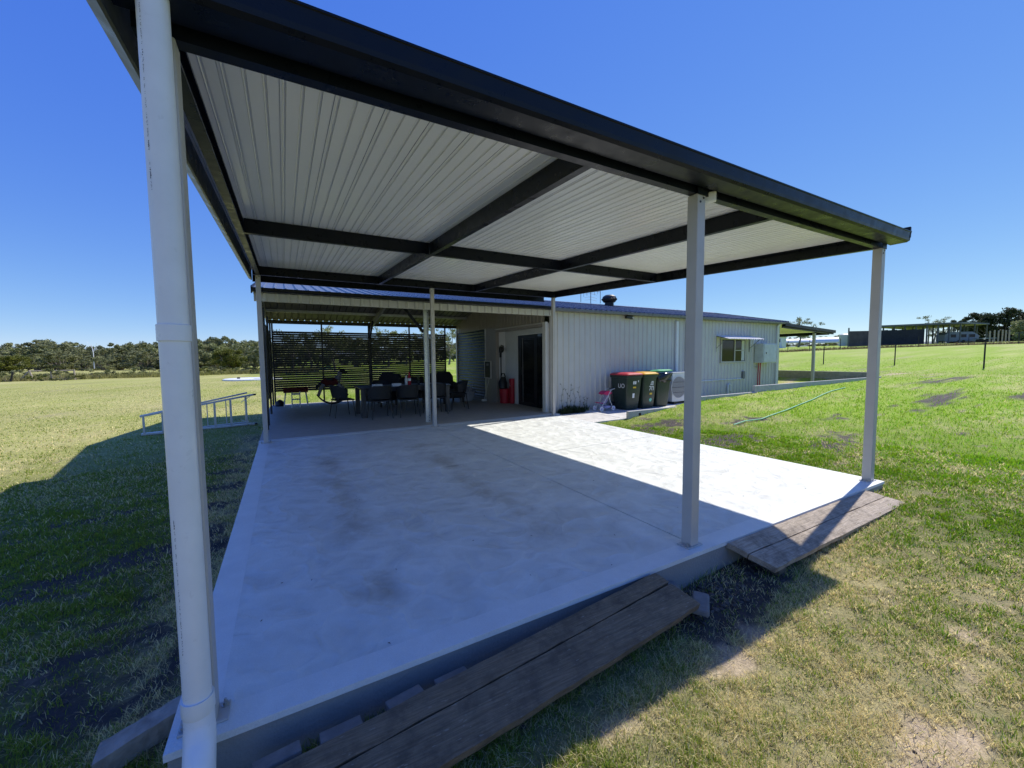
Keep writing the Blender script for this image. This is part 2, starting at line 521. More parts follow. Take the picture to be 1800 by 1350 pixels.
def timber(name, c1, c2):
    m, nt, p = newmat(name)
    pos = N(nt, "ShaderNodeNewGeometry").outputs["Position"]
    st = scaled(nt, pos, (2.2, 60, 60))
    g = noise_(nt, st, 2.0, 8, 0.72, 0.9)
    c = mixc(nt, mapr(nt, g, 0.3, 0.7), c1, c2)
    d = mapr(nt, noise_(nt, pos, 7, 7, 0.75), 0.42, 0.72, 0, 0.7)
    c = mixc(nt, d, c, (0.06, 0.045, 0.032))
    sp = mapr(nt, noise_(nt, scaled(nt, pos, (1, 4, 4)), 22, 2), 0.66, 0.74, 0, 0.6)
    c = mixc(nt, sp, c, (0.38, 0.33, 0.26))
    nt.links.new(c, p.inputs["Base Color"]); p.inputs["Roughness"].default_value = 0.8
    bump_(nt, g, 0.7, 0.015, p)
    return m
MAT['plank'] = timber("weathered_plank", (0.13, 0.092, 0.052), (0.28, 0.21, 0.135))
MAT['plank2'] = timber("pale_plank", (0.30, 0.24, 0.175), (0.54, 0.455, 0.36))  # same grain in paler tones
# ------------------------------------------------------------------ terrain
def height(x, y):
    x = np.asarray(x, float); y = np.asarray(y, float)
    h = np.interp(x, [-30, 2.5, 6.5, 9, 13, 22, 30, 66, 140, 400, 4000], [-0.24, -0.24, -0.10, -0.03, 0.14, 0.48, 0.56, 2.15, 3.9, 6.0, 6.0])
    h = h + sstep(x, 4, 6.5) * (1 - sstep(x, 12, 22)) * np.clip(0.012 * y, -0.02, 0.06)
    mound = np.interp(x, [7.4, 8.2, 10, 13, 20, 24], [0.0, 0.08, 0.17, 0.15, 0.04, 0.0])
    h = h + mound * np.exp(-((y - 4.9) / 1.3) ** 2)
    h = h - 0.008 * np.clip(y - 18, 0, 400) * np.clip((22 - x) / 32, 0, 1)
    far = sstep(np.hypot(x, y), 12, 60)
    h = h + (fbm(x * 0.06, y * 0.06, 5) - 0.5) * 0.5 * far + (fbm(x * 0.9, y * 0.9, 9) - 0.5) * 0.05 + (fbm(x * 6, y * 6, 21, 3) - 0.5) * 0.03
    # worn hollow where the ramp planks lie
    h = h - 0.03 * np.exp(-((y + 0.45) / 0.3) ** 2) * sstep(x, -0.5, 0.5) * (1 - sstep(x, 3.2, 5))
    def inside(x0, x1, y0, y1, m=0.07):
        return (x > x0 + m) & (x < x1 - m) & (y > y0 + m) & (y < y1 - m)
    h = np.where(inside(-0.12, 6.46, -0.12, 6.6) | inside(-0.13, 17.8, 6.4, 13.6), np.minimum(h, -0.3), h)
    h = np.where(inside(6.3, 22.0, 5.08, 13.9), np.minimum(h, -0.06), h)
    return h

def gauss(x, y, cx, cy, rx, ry, a=0.0):
    dx = x - cx; dy = y - cy
    c, s = math.cos(a), math.sin(a)
    return np.exp(-(((dx * c + dy * s) / rx) ** 2 + ((-dx * s + dy * c) / ry) ** 2))

BARE = [(2.45, -0.72, 0.40, 0.10, -.1, 1.0), (2.75, -1.50, 0.55, 0.13, -.15, 1.1), (4.0, -1.38, 0.7, 0.16, -.1, 0.95), (4.85, -1.1, 0.55, 0.10, 0, 0.7),
        (2.15, -1.25, 0.3, 0.09, 0, 0.7), (1.2, -0.75, 0.9, 0.12, 0, 0.9), (3.3, -0.62, 0.8, 0.12, 0, 0.6), (22.6, 8.4, 3.0, 1.2, 0, 1.2), (25, 5.6, 3.5, .7, 0, 1.0), (5.6, -1.9, 1.0, .2, 0, .6)]
SOIL = [(7.8, 4.05, 1.1, 0.5, 0, 1.1), (8.3, 1.2, 1.1, 0.4, .2, 1.0), (7.7, 2.45, 0.9, 0.35, 0, 0.9), (15.9, 1.8, 2.6, 0.5, .1, 1.0), (22.5, 3.3, 3.2, 0.6, .1, 1.0),
        (18.0, 0.6, 1.6, .4, 0, .8), (9.5, 3.2, 0.7, 0.25, 0, .8), (3.05, -0.3, 0.75, 0.26, 0, 2.2), (6.9, 2.6, .3, 1.6, 0, .55), (11.0, 2.2, 1.2, .25, 0, .6), (10.5, .2, .8, .2, 0, .5)]
TRACK_SHADE = [(-1.15, 2.5, 0.8, 0.25, .55, 0.9), (-1.1, 1.6, 0.7, 0.18, .5, 0.8), (-0.7, 0.6, 0.5, 0.3, .7, 0.9), (-2.2, 1.9, 1.1, .22, .4, 0.7), (-0.5, 3.4, 0.35, 1.6, 0, 0.9), (-0.8, 5.6, 0.5, 1.2, 0, 0.7), (-1.7, 3.9, 0.8, .3, .5, .8), (-0.6, 1.2, .4, .5, .3, .9)]  # bare strips left of the slab, plus extra dark patches that paint in shade

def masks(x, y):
    """bare tan earth, dark soil, straw share (last two also carry painted shade at left): each 0..1"""
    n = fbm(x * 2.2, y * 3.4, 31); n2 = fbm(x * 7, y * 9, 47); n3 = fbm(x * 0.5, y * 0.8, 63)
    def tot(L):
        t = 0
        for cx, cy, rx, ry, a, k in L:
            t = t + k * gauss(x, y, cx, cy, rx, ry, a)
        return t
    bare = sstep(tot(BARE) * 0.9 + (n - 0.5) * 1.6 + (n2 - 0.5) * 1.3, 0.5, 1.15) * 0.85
    soil_and_shade = sstep(tot(SOIL) + 0.75 * tot(TRACK_SHADE) + (n - 0.5) * 1.7 + (n2 - 0.5) * 1.1, 0.48, 0.9)
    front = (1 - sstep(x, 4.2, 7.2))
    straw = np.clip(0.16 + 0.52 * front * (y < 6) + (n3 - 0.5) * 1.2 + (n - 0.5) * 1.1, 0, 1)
    straw = np.where(x < -0.2, np.clip(0.50 - 0.22 * (x > -3.5) * (y < 8) + (n3 - 0.5) * 0.9 + (n - 0.5) * .5, 0, 1), straw)  # straw thinned left of the slab to put shade into the grass colour
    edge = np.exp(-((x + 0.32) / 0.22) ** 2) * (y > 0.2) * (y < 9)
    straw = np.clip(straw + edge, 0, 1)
    soil_and_shade = np.clip(soil_and_shade + 0.6 * edge * (n > 0.5), 0, 1)
    return bare, soil_and_shade, straw

G_GREEN = np.array([0.175, 0.265, 0.012]); G_DEEP = np.array([0.075, 0.095, 0.012])
G_STRAW = np.array([0.64, 0.55, 0.28]); G_TAN = np.array([0.48, 0.38, 0.26]); G_SOIL = np.array([0.065, 0.055, 0.05])
G_FIELD = np.array([0.34, 0.32, 0.085])

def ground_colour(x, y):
    bare, soil_and_shade, straw = masks(x, y)
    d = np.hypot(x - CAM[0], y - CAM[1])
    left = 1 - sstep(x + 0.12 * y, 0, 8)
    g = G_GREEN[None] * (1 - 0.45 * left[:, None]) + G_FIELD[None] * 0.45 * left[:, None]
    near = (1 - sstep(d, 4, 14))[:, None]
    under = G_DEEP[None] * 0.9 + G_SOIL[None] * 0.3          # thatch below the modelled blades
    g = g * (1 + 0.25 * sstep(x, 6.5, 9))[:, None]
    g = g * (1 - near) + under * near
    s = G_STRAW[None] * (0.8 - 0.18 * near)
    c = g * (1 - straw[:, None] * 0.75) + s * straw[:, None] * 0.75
    c = c * (1 - soil_and_shade[:, None]) + G_SOIL[None] * soil_and_shade[:, None]
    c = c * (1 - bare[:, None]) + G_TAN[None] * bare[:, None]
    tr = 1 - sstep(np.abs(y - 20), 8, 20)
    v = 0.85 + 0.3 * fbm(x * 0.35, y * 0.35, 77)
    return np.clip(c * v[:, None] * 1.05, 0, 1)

def axis(lo, hi, step, far, grow):
    a = list(np.arange(lo, hi + 1e-6, step))
    s = step
    while a[-1] < far:
        s *= grow; a.append(a[-1] + s)
    s = step
    while a[0] > -far:
        s *= grow; a.insert(0, a[0] - s)
    return np.array(a)
gx = axis(-4.0, 10.0, 0.07, 5000, 1.13)
gy = axis(-2.6, 5.4, 0.06, 5000, 1.12)
XX, YY = np.meshgrid(gx, gy)
xf = XX.ravel(); yf = YY.ravel()
zf = height(xf, yf)
nx, ny = len(gx), len(gy)
me = bpy.data.meshes.new("lawn")
me.vertices.add(nx * ny)
me.vertices.foreach_set("co", np.stack([xf, yf, zf], 1).ravel().astype(np.float32))
I, J = np.meshgrid(np.arange(nx - 1), np.arange(ny - 1))
i0 = (J * nx + I).ravel()
quads = np.stack([i0, i0 + 1, i0 + 1 + nx, i0 + nx], 1).astype(np.int32)
nq = len(quads)
me.loops.add(nq * 4); me.polygons.add(nq)
me.loops.foreach_set("vertex_index", quads.ravel())
me.polygons.foreach_set("loop_start", np.arange(nq, dtype=np.int32) * 4)
me.polygons.foreach_set("use_smooth", np.ones(nq, bool))
me.update()
ca = me.color_attributes.new("gcol", 'FLOAT_COLOR', 'POINT')
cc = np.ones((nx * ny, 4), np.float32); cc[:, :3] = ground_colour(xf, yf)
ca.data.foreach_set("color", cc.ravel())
me.materials.append(MAT['ground'])
lawn = struct(link("lawn", me))

# ------------------------------------------------------------------ grass blades
def blade_mesh(name, x, y, hgt, wid, col, lean, seg2=True):
    n = len(x)
    z = height(x, y) - 0.004
    a = rng.uniform(0, 2 * np.pi, n)
    la = rng.uniform(0, 2 * np.pi, n)
    dx, dy = np.cos(a) * wid * 0.5, np.sin(a) * wid * 0.5
    lx, ly = np.cos(la) * lean * hgt, np.sin(la) * lean * hgt
    top = hgt * np.sqrt(np.clip(1 - np.minimum(lean, 0.95) ** 2, 0.08, 1))
    if seg2:
        P = np.stack([np.stack([x - dx, y - dy, z], 1), np.stack([x + dx, y + dy, z], 1),
                      np.stack([x + dx * .8 + lx * .35, y + dy * .8 + ly * .35, z + top * .62], 1),
                      np.stack([x - dx * .8 + lx * .35, y - dy * .8 + ly * .35, z + top * .62], 1),
                      np.stack([x + lx, y + ly, z + top], 1)], 1)
        k = 5
        base = (np.arange(n) * 5)[:, None]
        tri = np.concatenate([base + np.array([[0, 1, 2]]), base + np.array([[0, 2, 3]]), base + np.array([[3, 2, 4]])], 1).reshape(-1, 3)
    else:
        P = np.stack([np.stack([x - dx, y - dy, z], 1), np.stack([x + dx, y + dy, z], 1), np.stack([x + lx, y + ly, z + top], 1)], 1)
        k = 3
        tri = (np.arange(n) * 3)[:, None] + np.array([[0, 1, 2]])
    m = bpy.data.meshes.new(name)
    m.vertices.add(n * k); m.vertices.foreach_set("co", P.reshape(-1).astype(np.float32))
    t = len(tri)
    m.loops.add(t * 3); m.polygons.add(t)
    m.loops.foreach_set("vertex_index", tri.astype(np.int32).ravel())
    m.polygons.foreach_set("loop_start", np.arange(t, dtype=np.int32) * 3)
    m.update()
    c = np.ones((n, k, 4), np.float32); c[:, :, :3] = col[:, None, :]
    at_ = m.color_attributes.new("bcol", 'FLOAT_COLOR', 'POINT')
    at_.data.foreach_set("color", c.ravel())
    m.materials.append(MAT['blade'])
    return m

def lawn_points(n, r0, r1, expo, spread=66):
    u = rng.random(n)
    e = 1 - expo
    r = (r0 ** e + u * (r1 ** e - r0 ** e)) ** (1 / e)
    th = math.atan2(FF[0], FF[1]) + np.radians(rng.uniform(-spread, spread, n))
    x = CAM[0] + r * np.sin(th); y = CAM[1] + r * np.cos(th)
    ok = ~((x > -0.10) & (x < 6.44) & (y > -0.11) & (y < 6.6))
    ok &= ~((x > -0.13) & (x < 22) & (y > 6.4) & (y < 13.8))
    ok &= ~((x > 6.3) & (x < 22) & (y > 5.02) & (y < 13.8))
    ok &= ~((x > 6.3) & (x < 7.5) & (y > 4.95) & (y < 7))
    return x[ok], y[ok], r[ok]

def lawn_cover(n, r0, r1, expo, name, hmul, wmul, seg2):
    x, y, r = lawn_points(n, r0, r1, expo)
    bare, soil_and_shade, straw = masks(x, y)
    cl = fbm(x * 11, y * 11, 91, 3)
    keep = rng.random(len(x)) < np.clip((1 - 0.88 * bare) * (1 - 0.8 * soil_and_shade) * np.clip(0.1 + 2.0 * (cl - 0.22), 0.10, 1), 0.03, 1)
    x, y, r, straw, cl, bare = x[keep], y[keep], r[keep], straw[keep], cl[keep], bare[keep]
    n = len(x)
    left = 1 - sstep(x + 0.12 * y, -0.5, 6)
    hg = rng.uniform(0.018, 0.046, n) * (0.45 + 1.15 * cl) * hmul
    de = np.minimum(np.where((y > -0.2) & (y < 5), np.abs(x - 6.455), 9), np.minimum(np.where((x > -0.2) & (x < 6.5), np.abs(y + 0.115), 9), np.where((y > 0) & (y < 7), np.abs(x + 0.12), 9)))
    hg = hg * (1 + 1.1 * np.exp(-de / 0.05) * (cl > 0.42))
    lush = sstep(x, 6.5, 10)
    hg = hg * (1 + 0.35 * lush)
    wd = rng.uniform(0.0026, 0.0050, n) * wmul * np.clip(r / 3.0, 0.75, 4.5)
    isst = rng.random(n) < np.clip(straw * 0.85 + 0.35 * bare, 0, 0.95)
    g = G_GREEN * 1.0
    green = g[None] * rng.uniform(0.7, 1.6, (n, 1)) * np.stack([rng.uniform(0.62, 1.15, n), np.ones(n), rng.uniform(0.7, 1.6, n)], 1)
    green = green * (1 + 0.45 * sstep(x, 6.5, 9))[:, None]
    green = green * (1 - 0.35 * left[:, None]) + G_FIELD[None] * 0.35 * left[:, None]
    st = G_STRAW[None] * rng.uniform(0.75, 1.5, (n, 1))
    col = np.where(isst[:, None], st, green) * 1.1
    lean = np.where(isst, rng.uniform(0.5, 0.98, n), rng.uniform(0.15, 0.85, n))
    hg = np.where(isst, hg * 1.25, hg)
    o = link(name, blade_mesh(name, x, y, hg, wd, np.clip(col, 0, 1).astype(np.float32), lean, seg2))
    stuff(o)
    return o
o = lawn_cover(1000000, 0.9, 9.0, 0.45, "grass", 1.0, 1.0, True)
o["label"] = "short worn lawn grass with straw patches around the slab"; o["category"] = "grass"
o = lawn_cover(420000, 7.0, 45.0, 0.75, "grass", 1.15, 1.0, False)
o["label"] = "thin distant lawn grass beyond the slab and shed"; o["category"] = "grass"

# long runners and dry stalks lying on the near lawn
n = 9000
x, y, r = lawn_points(n, 0.9, 6.5, 0.4)
b_, s_, t_ = masks(x, y)
ok = rng.random(len(x)) > np.maximum(s_, 0.5 * b_) 
x, y = x[ok], y[ok]
n = len(x)
col = np.clip(np.array([[0.62, 0.55, 0.34]]) * rng.uniform(0.6, 1.2, (n, 1)), 0, 1).astype(np.float32)
o = stuff(link("dry_stalks", blade_mesh("dry_stalks", x, y, rng.uniform(0.04, 0.13, n), rng.uniform(0.002, 0.0045, n), col, rng.uniform(0.9, 0.99, n), True)))
o["label"] = "pale dry grass stalks lying over the near lawn"; o["category"] = "grass"

# ------------------------------------------------------------------ slabs
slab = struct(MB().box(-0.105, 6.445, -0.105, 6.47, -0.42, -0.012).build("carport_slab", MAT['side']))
EW = 0.15
JX, JY = 3.13, 3.2
g = 0.006
for (x0, x1, y0, y1) in ((-0.105 + EW + .0002, JX - g, -0.105 + EW + .0002, JY - g), (JX + g, 6.445 - EW * .7 - .0002, -0.105 + EW + .0002, JY - g),
                         (-0.105 + EW + .0002, JX - g, JY + g, 6.46), (JX + g, 6.445 - EW * .7 - .0002, JY + g, 6.46)):
    MB().box(x0, x1, y0, y1, -0.05, 0.0).build("slab_panel", MAT['slab'], slab)
MB().box(-0.115, 6.455, -0.115, -0.105 + EW, -0.03, 0.0005).build("edge_band", MAT["edge"], slab)
MB().box(-0.115, -0.105 + EW, -0.105 + EW, 6.46, -0.03, 0.0005).build("edge_band", MAT["edge"], slab)
MB().box(6.445 - EW * .7, 6.455, -0.105 + EW, 6.46, -0.03, 0.0005).build("edge_band", MAT["edge"], slab)

annex_floor = struct(MB().box(-0.12, 6.52, 6.72, 13.5, -0.4, 0.0).build("annex_floor", MAT['floor'], bevel=0.004))
MB().box(-0.125, 6.60, 6.51, 6.715, -0.4, 0.004).build("threshold_strip", MAT['edge'], annex_floor, bevel=0.004)
pth = struct(MB().box(6.462, 7.46, 5.06, 6.42, -0.2, -0.004).build("side_path", MAT['path'], bevel=0.004))
MB().box(7.475, 13.2, 5.06, 6.84, -0.2, -0.003).build("bin_pad", MAT['path'], pth, bevel=0.004)
MB().box(6.61, 7.468, 6.43, 6.84, -0.2, -0.02).build("soil_strip", MAT['soilmat'], pth)

# ------------------------------------------------------------------ carport
W, D = 6.33, 6.43
H0, H1 = 2.70, 2.99
SL = (H1 - H0) / D
def hz(y):
    return H0 + SL * y
carport = thing("carport", "flat roofed steel carport with charcoal beams and pale posts on concrete slab", "carport", (W / 2, D / 2, 0))
PW = 0.045
for (px, py) in ((0, 0), (3.10, 0), (W, 0), (0, D), (3.16, D), (W, D)):
    top = hz(py)
    pw = PW if py == 0 else 0.038
    po = MB().box(px - pw, px + pw, py - pw, py + pw, 0.010, top).build("post", MAT['post'], carport, bevel=0.006)
    ax = 0.085 if py == 0 else 0.08
    MB().box(px - ax, px + ax, py - 0.055, py + 0.055, 0.001, 0.011).build("base_plate", MAT['post'], po, bevel=0.002)
    for sx in (-1, 1):
        MB().lathe([(0.016, 0.0), (0.016, 0.003), (0.010, 0.004), (0.010, 0.016), (0.005, 0.017), (0.005, 0.03)], (px + sx * 0.067, py + (0.03 if sx > 0 else -0.03), 0.011), 8).build("bolt", MAT['bolt'], po)
    for k in (0, 1):
        MB().lathe([(0.008, -0.004), (0.008, 0.0)], (px - 0.018 + k * 0.036, py - pw - 0.0005, top - 0.06 + k * 0.032), 8, 'y').build("screw", MAT['black'], po)
BH = 0.15
def cbeam_x(x0, x1, y, z, open_dir=1):
    """C-section running along X: web, two flanges with lips"""
    t = 0.004; w = 0.06; s = open_dir
    poly = [(0, 0), (w, 0), (w, 0.018), (w - t, 0.018), (w - t, t), (t, t), (t, BH - t), (w - t, BH - t), (w - t, BH - 0.018), (w, BH - 0.018), (w, BH), (0, BH)]
    return MB().prism(poly, lambda a, b: (x0, y + s * (a - w / 2), z + b), lambda a, b: (x1, y + s * (a - w / 2), z + b))
def cbeam_y(y0, y1, x, z0, z1, open_dir=1):
    t = 0.004; w = 0.06; s = open_dir
    poly = [(0, 0), (w, 0), (w, 0.018), (w - t, 0.018), (w - t, t), (t, t), (t, BH - t), (w - t, BH - t), (w - t, BH - 0.018), (w, BH - 0.018), (w, BH), (0, BH)]
    return MB().prism(poly, lambda a, b: (x + s * (a - w / 2), y0, z0 + b), lambda a, b: (x + s * (a - w / 2), y1, z1 + b))
cbeam_x(-0.08, W + 0.08, 0.0, H0 + 0.001, 1).build("beam", MAT['dark'], carport)
cbeam_x(-0.08, W + 0.08, D, H1 + 0.001, -1).build("beam", MAT['dark'], carport)
cbeam_y(0.034, D - 0.034, 0.0, hz(0.034) + .001, hz(D - 0.034) + .001, 1).build("beam", MAT['dark'], carport)
cbeam_y(0.034, D - 0.034, W, hz(0.034) + .001, hz(D - 0.034) + .001, -1).build("beam", MAT['dark'], carport)
for rx in (2.08, 4.18):
    cbeam_y(0.034, D - 0.034, rx, hz(0.034) + .003, hz(D - 0.034) + .003, 1).build("rafter", MAT['dark'], carport)
    for yb in (0.06, 3.05, 3.33, D - 0.06):
        MB().box(rx - 0.034, rx - 0.0305, yb - 0.05, yb + 0.05, hz(yb) + 0.02, hz(yb) + 0.13).build("cleat", MAT['dark'], carport)
for (a, b) in ((0.034, 2.045), (2.115, 4.145), (4.215, W - 0.034)):
    cbeam_x(a, b, 3.18, hz(3.18) + 0.004, 1).build("purlin", MAT['dark'], carport)
# brackets at post heads and a cable tucked along the front beam
for (px, py) in ((3.10, 0), (W, 0)):
    MB().box(px - 0.055, px + 0.055, py - 0.052, py - 0.0465, H0 - 0.012, H0 + 0.05).build("bracket", MAT['dark'], carport, bevel=0.003)
# ceiling: tray sheets, three pans each, seen from below
TR = 0.2526
XA = -0.12
prof = []
pan = TR / 3
for k in range(3):
    s = k * pan
    prof += [(s + (0.0006 if k == 0 else 0), 0.0), (s + 0.010, 0.0), (s + 0.0115, -0.0022), (s + 0.0145, -0.0032), (s + 0.0175, -0.0022), (s + 0.019, 0.0), (s + 0.021, 0.011), (s + 0.028, 0.013), (s + 0.030, 0.0)]
prof += [(TR - 0.0035, 0.0), (TR - 0.003, 0.006), (TR - 0.0008, 0.006)]
y0, y1 = -0.16, 6.93
zt = BH + 0.006
ms = MB().sheet(prof, lambda s, d: (s, y0, hz(y0) + zt + d), lambda s, d: (s, y1, hz(y1) + zt + d)).mesh("roof_sheet")
ms.materials.append(MAT['ceil'])
for k in range(26):
    link("roof_sheet", ms, carport, (XA + k * TR, 0, 0))
XE = XA + 26 * TR
MB().box(XA, XE, y0, y1, 0, 0.004).add([], []).build("roof_cover", MAT['roof'], carport)
rc = [o for o in carport.children if o.name.startswith("roof_cover")][0]
for v in rc.data.vertices:
    v.co.z += hz(v.co.y) + zt + 0.03
# gutter along the front
GO = -0.238
GX0, GX1 = -0.20, 6.425
gpoly = [(-0.065, 2.86), (-0.065, 2.735), (-0.205, 2.735), (-0.228, 2.748), (-0.232, 2.77), (GO + .002, 2.815), (GO, 2.832), (GO - 0.006, 2.836), (GO - 0.006, 2.845), (GO + 0.012, 2.845), (GO + 0.012, 2.832), (-0.226, 2.80), (-0.222, 2.765), (-0.20, 2.741), (-0.071, 2.741), (-0.071, 2.86)]
MB().prism(gpoly, lambda a, b: (GX0, a, b), lambda a, b: (GX1, a, b)).build("gutter", MAT['dark'], carport)
for gx_ in (GX0, GX1 - 0.004):
    MB().prism([(-0.064, 2.86), (-0.064, 2.734), (-0.206, 2.734), (-0.231, 2.749), (GO - .002, 2.82), (GO - .007, 2.846)], lambda a, b: (gx_, a, b), lambda a, b: (gx_ + 0.006, a, b)).build("gutter_end", MAT['dark'], carport)
# barge flashings on both sides, box edge at the back
MAT['barge'] = simple("barge_flashing", (0.055, 0.06, 0.062), 0.32, 0, 0.1, 4)
for (bx, s) in ((-0.115, -1), (6.41, 1)):
    ya, yb = -0.238, 6.94
    zb = (-0.035 if s < 0 else 0.09)
    p2 = [(0, zb), (0.012, zb), (0.055, zb + 0.03) if s < 0 else (0.012, zb + 0.02), (0.058, 0.12), (0.05, 0.19), (0.0, 0.205)] if s < 0 else [(0, zb), (0.02, zb), (0.024, 0.15), (0.02, 0.2), (0.0, 0.205)]
    MB().prism(p2, lambda a, b: (bx + s * a, ya, hz(ya) + b), lambda a, b: (bx + s * a, yb, hz(yb) + b)).build("barge", MAT['barge' if s < 0 else 'dark'], carport)
MB().prism([(6.90, -0.06), (6.96, -0.06), (6.96, 0.20), (6.95, 0.2), (6.95, -0.05), (6.90, -0.05)], lambda a, b: (-0.11, a, hz(a) + b), lambda a, b: (6.40, a, hz(a) + b)).build("back_flashing", MAT['dark'], carport)

# white PVC downpipe at the front left corner
PXc, PYc, PR = 0.012, -0.176, 0.045
dp = MB().tube([(PXc, PYc, 0.20), (PXc, PYc, 1.0), (PXc, PYc, 1.9), (PXc, PYc, 2.74)], PR, 32).build("downpipe", MAT['pvc'], carport, smooth=True)
MB().lathe([(PR + 0.001, -0.03), (PR + 0.0045, -0.028), (PR + 0.0045, 0.028), (PR + 0.001, 0.03)], (PXc, PYc, 1.60), 32).build("pipe_strap", MAT['pvc'], dp, smooth=True)
MB().box(PXc - 0.012, PXc + 0.012, PYc + PR, -0.046, 1.585, 1.615).build("strap_bracket", MAT['galv'], dp)
MB().lathe([(PR + 0.0008, -0.002), (PR + 0.007, 0.0), (PR + 0.0075, -0.055), (PR + 0.004, -0.065), (PR + 0.001, -0.075)], (PXc, PYc, 0.235), 32).build("pipe_socket", MAT['pvc'], dp, smooth=True)
el = []
for k in range(9):
    a = k / 8 * 0.95
    el.append((PXc + 0.004 * k / 8, PYc - 0.11 * (1 - math.cos(a)), 0.175 - 0.15 * math.sin(a)))
d_ = Vector(el[-1]) - Vector(el[-2]); d_.normalize()
el.append(tuple(Vector(el[-1]) + d_ * 0.05)); el.append((el[-1][0], el[-1][1] - 0.02, el[-1][2] - 0.06)); el.append((el[-1][0], el[-1][1], -0.30))
MB().tube(el, [PR + 0.004] * 4 + [PR + 0.006] * 6 + [PR + 0.005, PR + 0.005], 28).build("elbow", MAT['pvc'], dp, smooth=True)
# factory print running down the pipe: rows of tiny unreadable characters
pm = MB()
def glyph(z, ang, hh, ww):
    r = PR + 0.0006
    def P(a, zz):
        return (PXc + r * math.cos(a), PYc + r * math.sin(a), zz)
    da = ww / r
    pm.add([P(ang, z), P(ang + da, z), P(ang + da, z + hh), P(ang, z + hh)], [(0, 1, 2, 3)])
for (za, zb_) in ((2.08, 2.70), (0.42, 0.93)):
    z = zb_
    while z > za:
        word = random.randint(2, 7)
        bold = random.random() < 0.15
        for c in range(word):
            for st in range(2 if not bold else 3):
                if random.random() < 0.8:
                    glyph(z - random.uniform(0, .0018), math.radians(-131) + random.choice((0, .02, .045)), 0.0014 if not bold else .003, random.uniform(0.0015, 0.0032))
                z -= 0.0016
            z -= 0.0016
        z -= random.uniform(0.004, 0.012)
        if z > za and random.random() < 0.06:
            z -= 0.03
pm.build("pipe_print", MAT['ink'], dp)

# security camera on the middle front post
sc = thing("security_camera", "small white security camera on arm at head of middle carport post", "camera", (3.16, -0.06, 2.62))
MB().lathe([(0.018, 0.0), (0.018, 0.012), (0.009, 0.018), (0.009, 0.045), (0.013, 0.05), (0.013, 0.06)], (3.146, -0.012, 2.665), 14, 'x').build("mount", MAT['white'], sc, smooth=True)
body = MB().box(-0.025, 0.025, -0.05, 0.045, -0.035, 0.04).build("camera_body", MAT['white'], sc, bevel=0.012, loc=(3.222, -0.02, 2.70))
body.rotation_euler = (0, 0, math.radians(35))
face = MB().box(-0.021, 0.021, -0.0535, -0.049, -0.030, 0.035).build("lens_plate", MAT['glass'], body, bevel=0.002, local=True)
MB().lathe([(0.010, -0.057), (0.010, -0.052)], (0, 0, 0.012), 14, 'y').build("lens", MAT['black'], body, local=True)
# ------------------------------------------------------------------ shed
YF, YB = 6.90, 13.42
YR = 10.1
ZE, ZR = 2.80, 3.49
XL, XR = -0.10, 17.72
shed = thing("metal_shed", "long cream metal shed with grey roof and an open patio bay", "shed", (8.8, 10.1, 0))
def ribprof(width, pitch, rh, top=0.03, foot=0.02):
    pr = []
    k = 0
    s = 0.0
    while s < width - 1e-6:
        pr += [(s, 0), (s + pitch - top - 2 * foot, 0), (s + pitch - top - foot, rh), (s + pitch - foot, rh)]
        s += pitch
    pr.append((width, 0))
    return pr
SW, PI_ = 0.76, 0.19
rp = ribprof(SW, PI_, 0.026)
# front wall sheets
def wall_front(x0, x1, y, z0, z1, name="wall_sheet"):
    full = MB().sheet(rp, lambda s, d: (s, -d, z0), lambda s, d: (s, -d, z1)).mesh(name)
    full.materials.append(MAT['clad'])
    x = x0
    while x < x1 - 0.01:
        w = min(SW, x1 - x)
        if w > SW - 0.005:
            link(name, full, shed, (x, y - (0.0008 if int(round(x / SW)) % 2 else 0), 0))
        else:
            w = max(1, round(w / PI_)) * PI_
            m = MB().sheet(ribprof(w, PI_, 0.026), lambda s, d: (s, -d, z0), lambda s, d: (s, -d, z1)).mesh(name)
            m.materials.append(MAT['clad'])
            link(name, m, shed, (x, y, 0))
        x += SW
wall_front(6.66, XR - 0.06, YF, -0.02, 2.76)
wall_front(XL + 0.03, 6.5, YF - 0.02, 2.598, 2.742, "fascia_sheet")
MB().box(XL, 6.58, YF - 0.012, YF + 0.03, 2.592, 2.604).build("fascia_trim", MAT['clad'], shed)
# corner posts / trims
for (a, b, c, d) in ((6.56, 6.655, YF - 0.03, YF + 0.05), (XL - 0.0, XL + 0.05, YF - 0.03, YF + 0.02)):
    MB().box(a, b, c, d, 0.006 if a > 1 else 2.6, 2.75).build("corner_trim", MAT['post'], shed, bevel=0.004)
MB().box(XR - 0.10, XR + 0.0, YF - 0.035, YF + 0.05, 0, 2.75).build("corner_trim", MAT['post'], shed, bevel=0.004)
# end walls and back wall
MB().box(XR - 0.03, XR - 0.01, YF + 0.05, YB, 0, 2.75).add([(XR - .02, YF, 2.75), (XR - .02, YB, 2.75), (XR - .02, YR, ZR - .03)], [(0, 1, 2)]).build("end_wall", MAT['clad'], shed)
MB().box(6.5, XR - 0.03, YB - 0.02, YB, 0, 2.75).build("back_wall", MAT['clad'], shed)
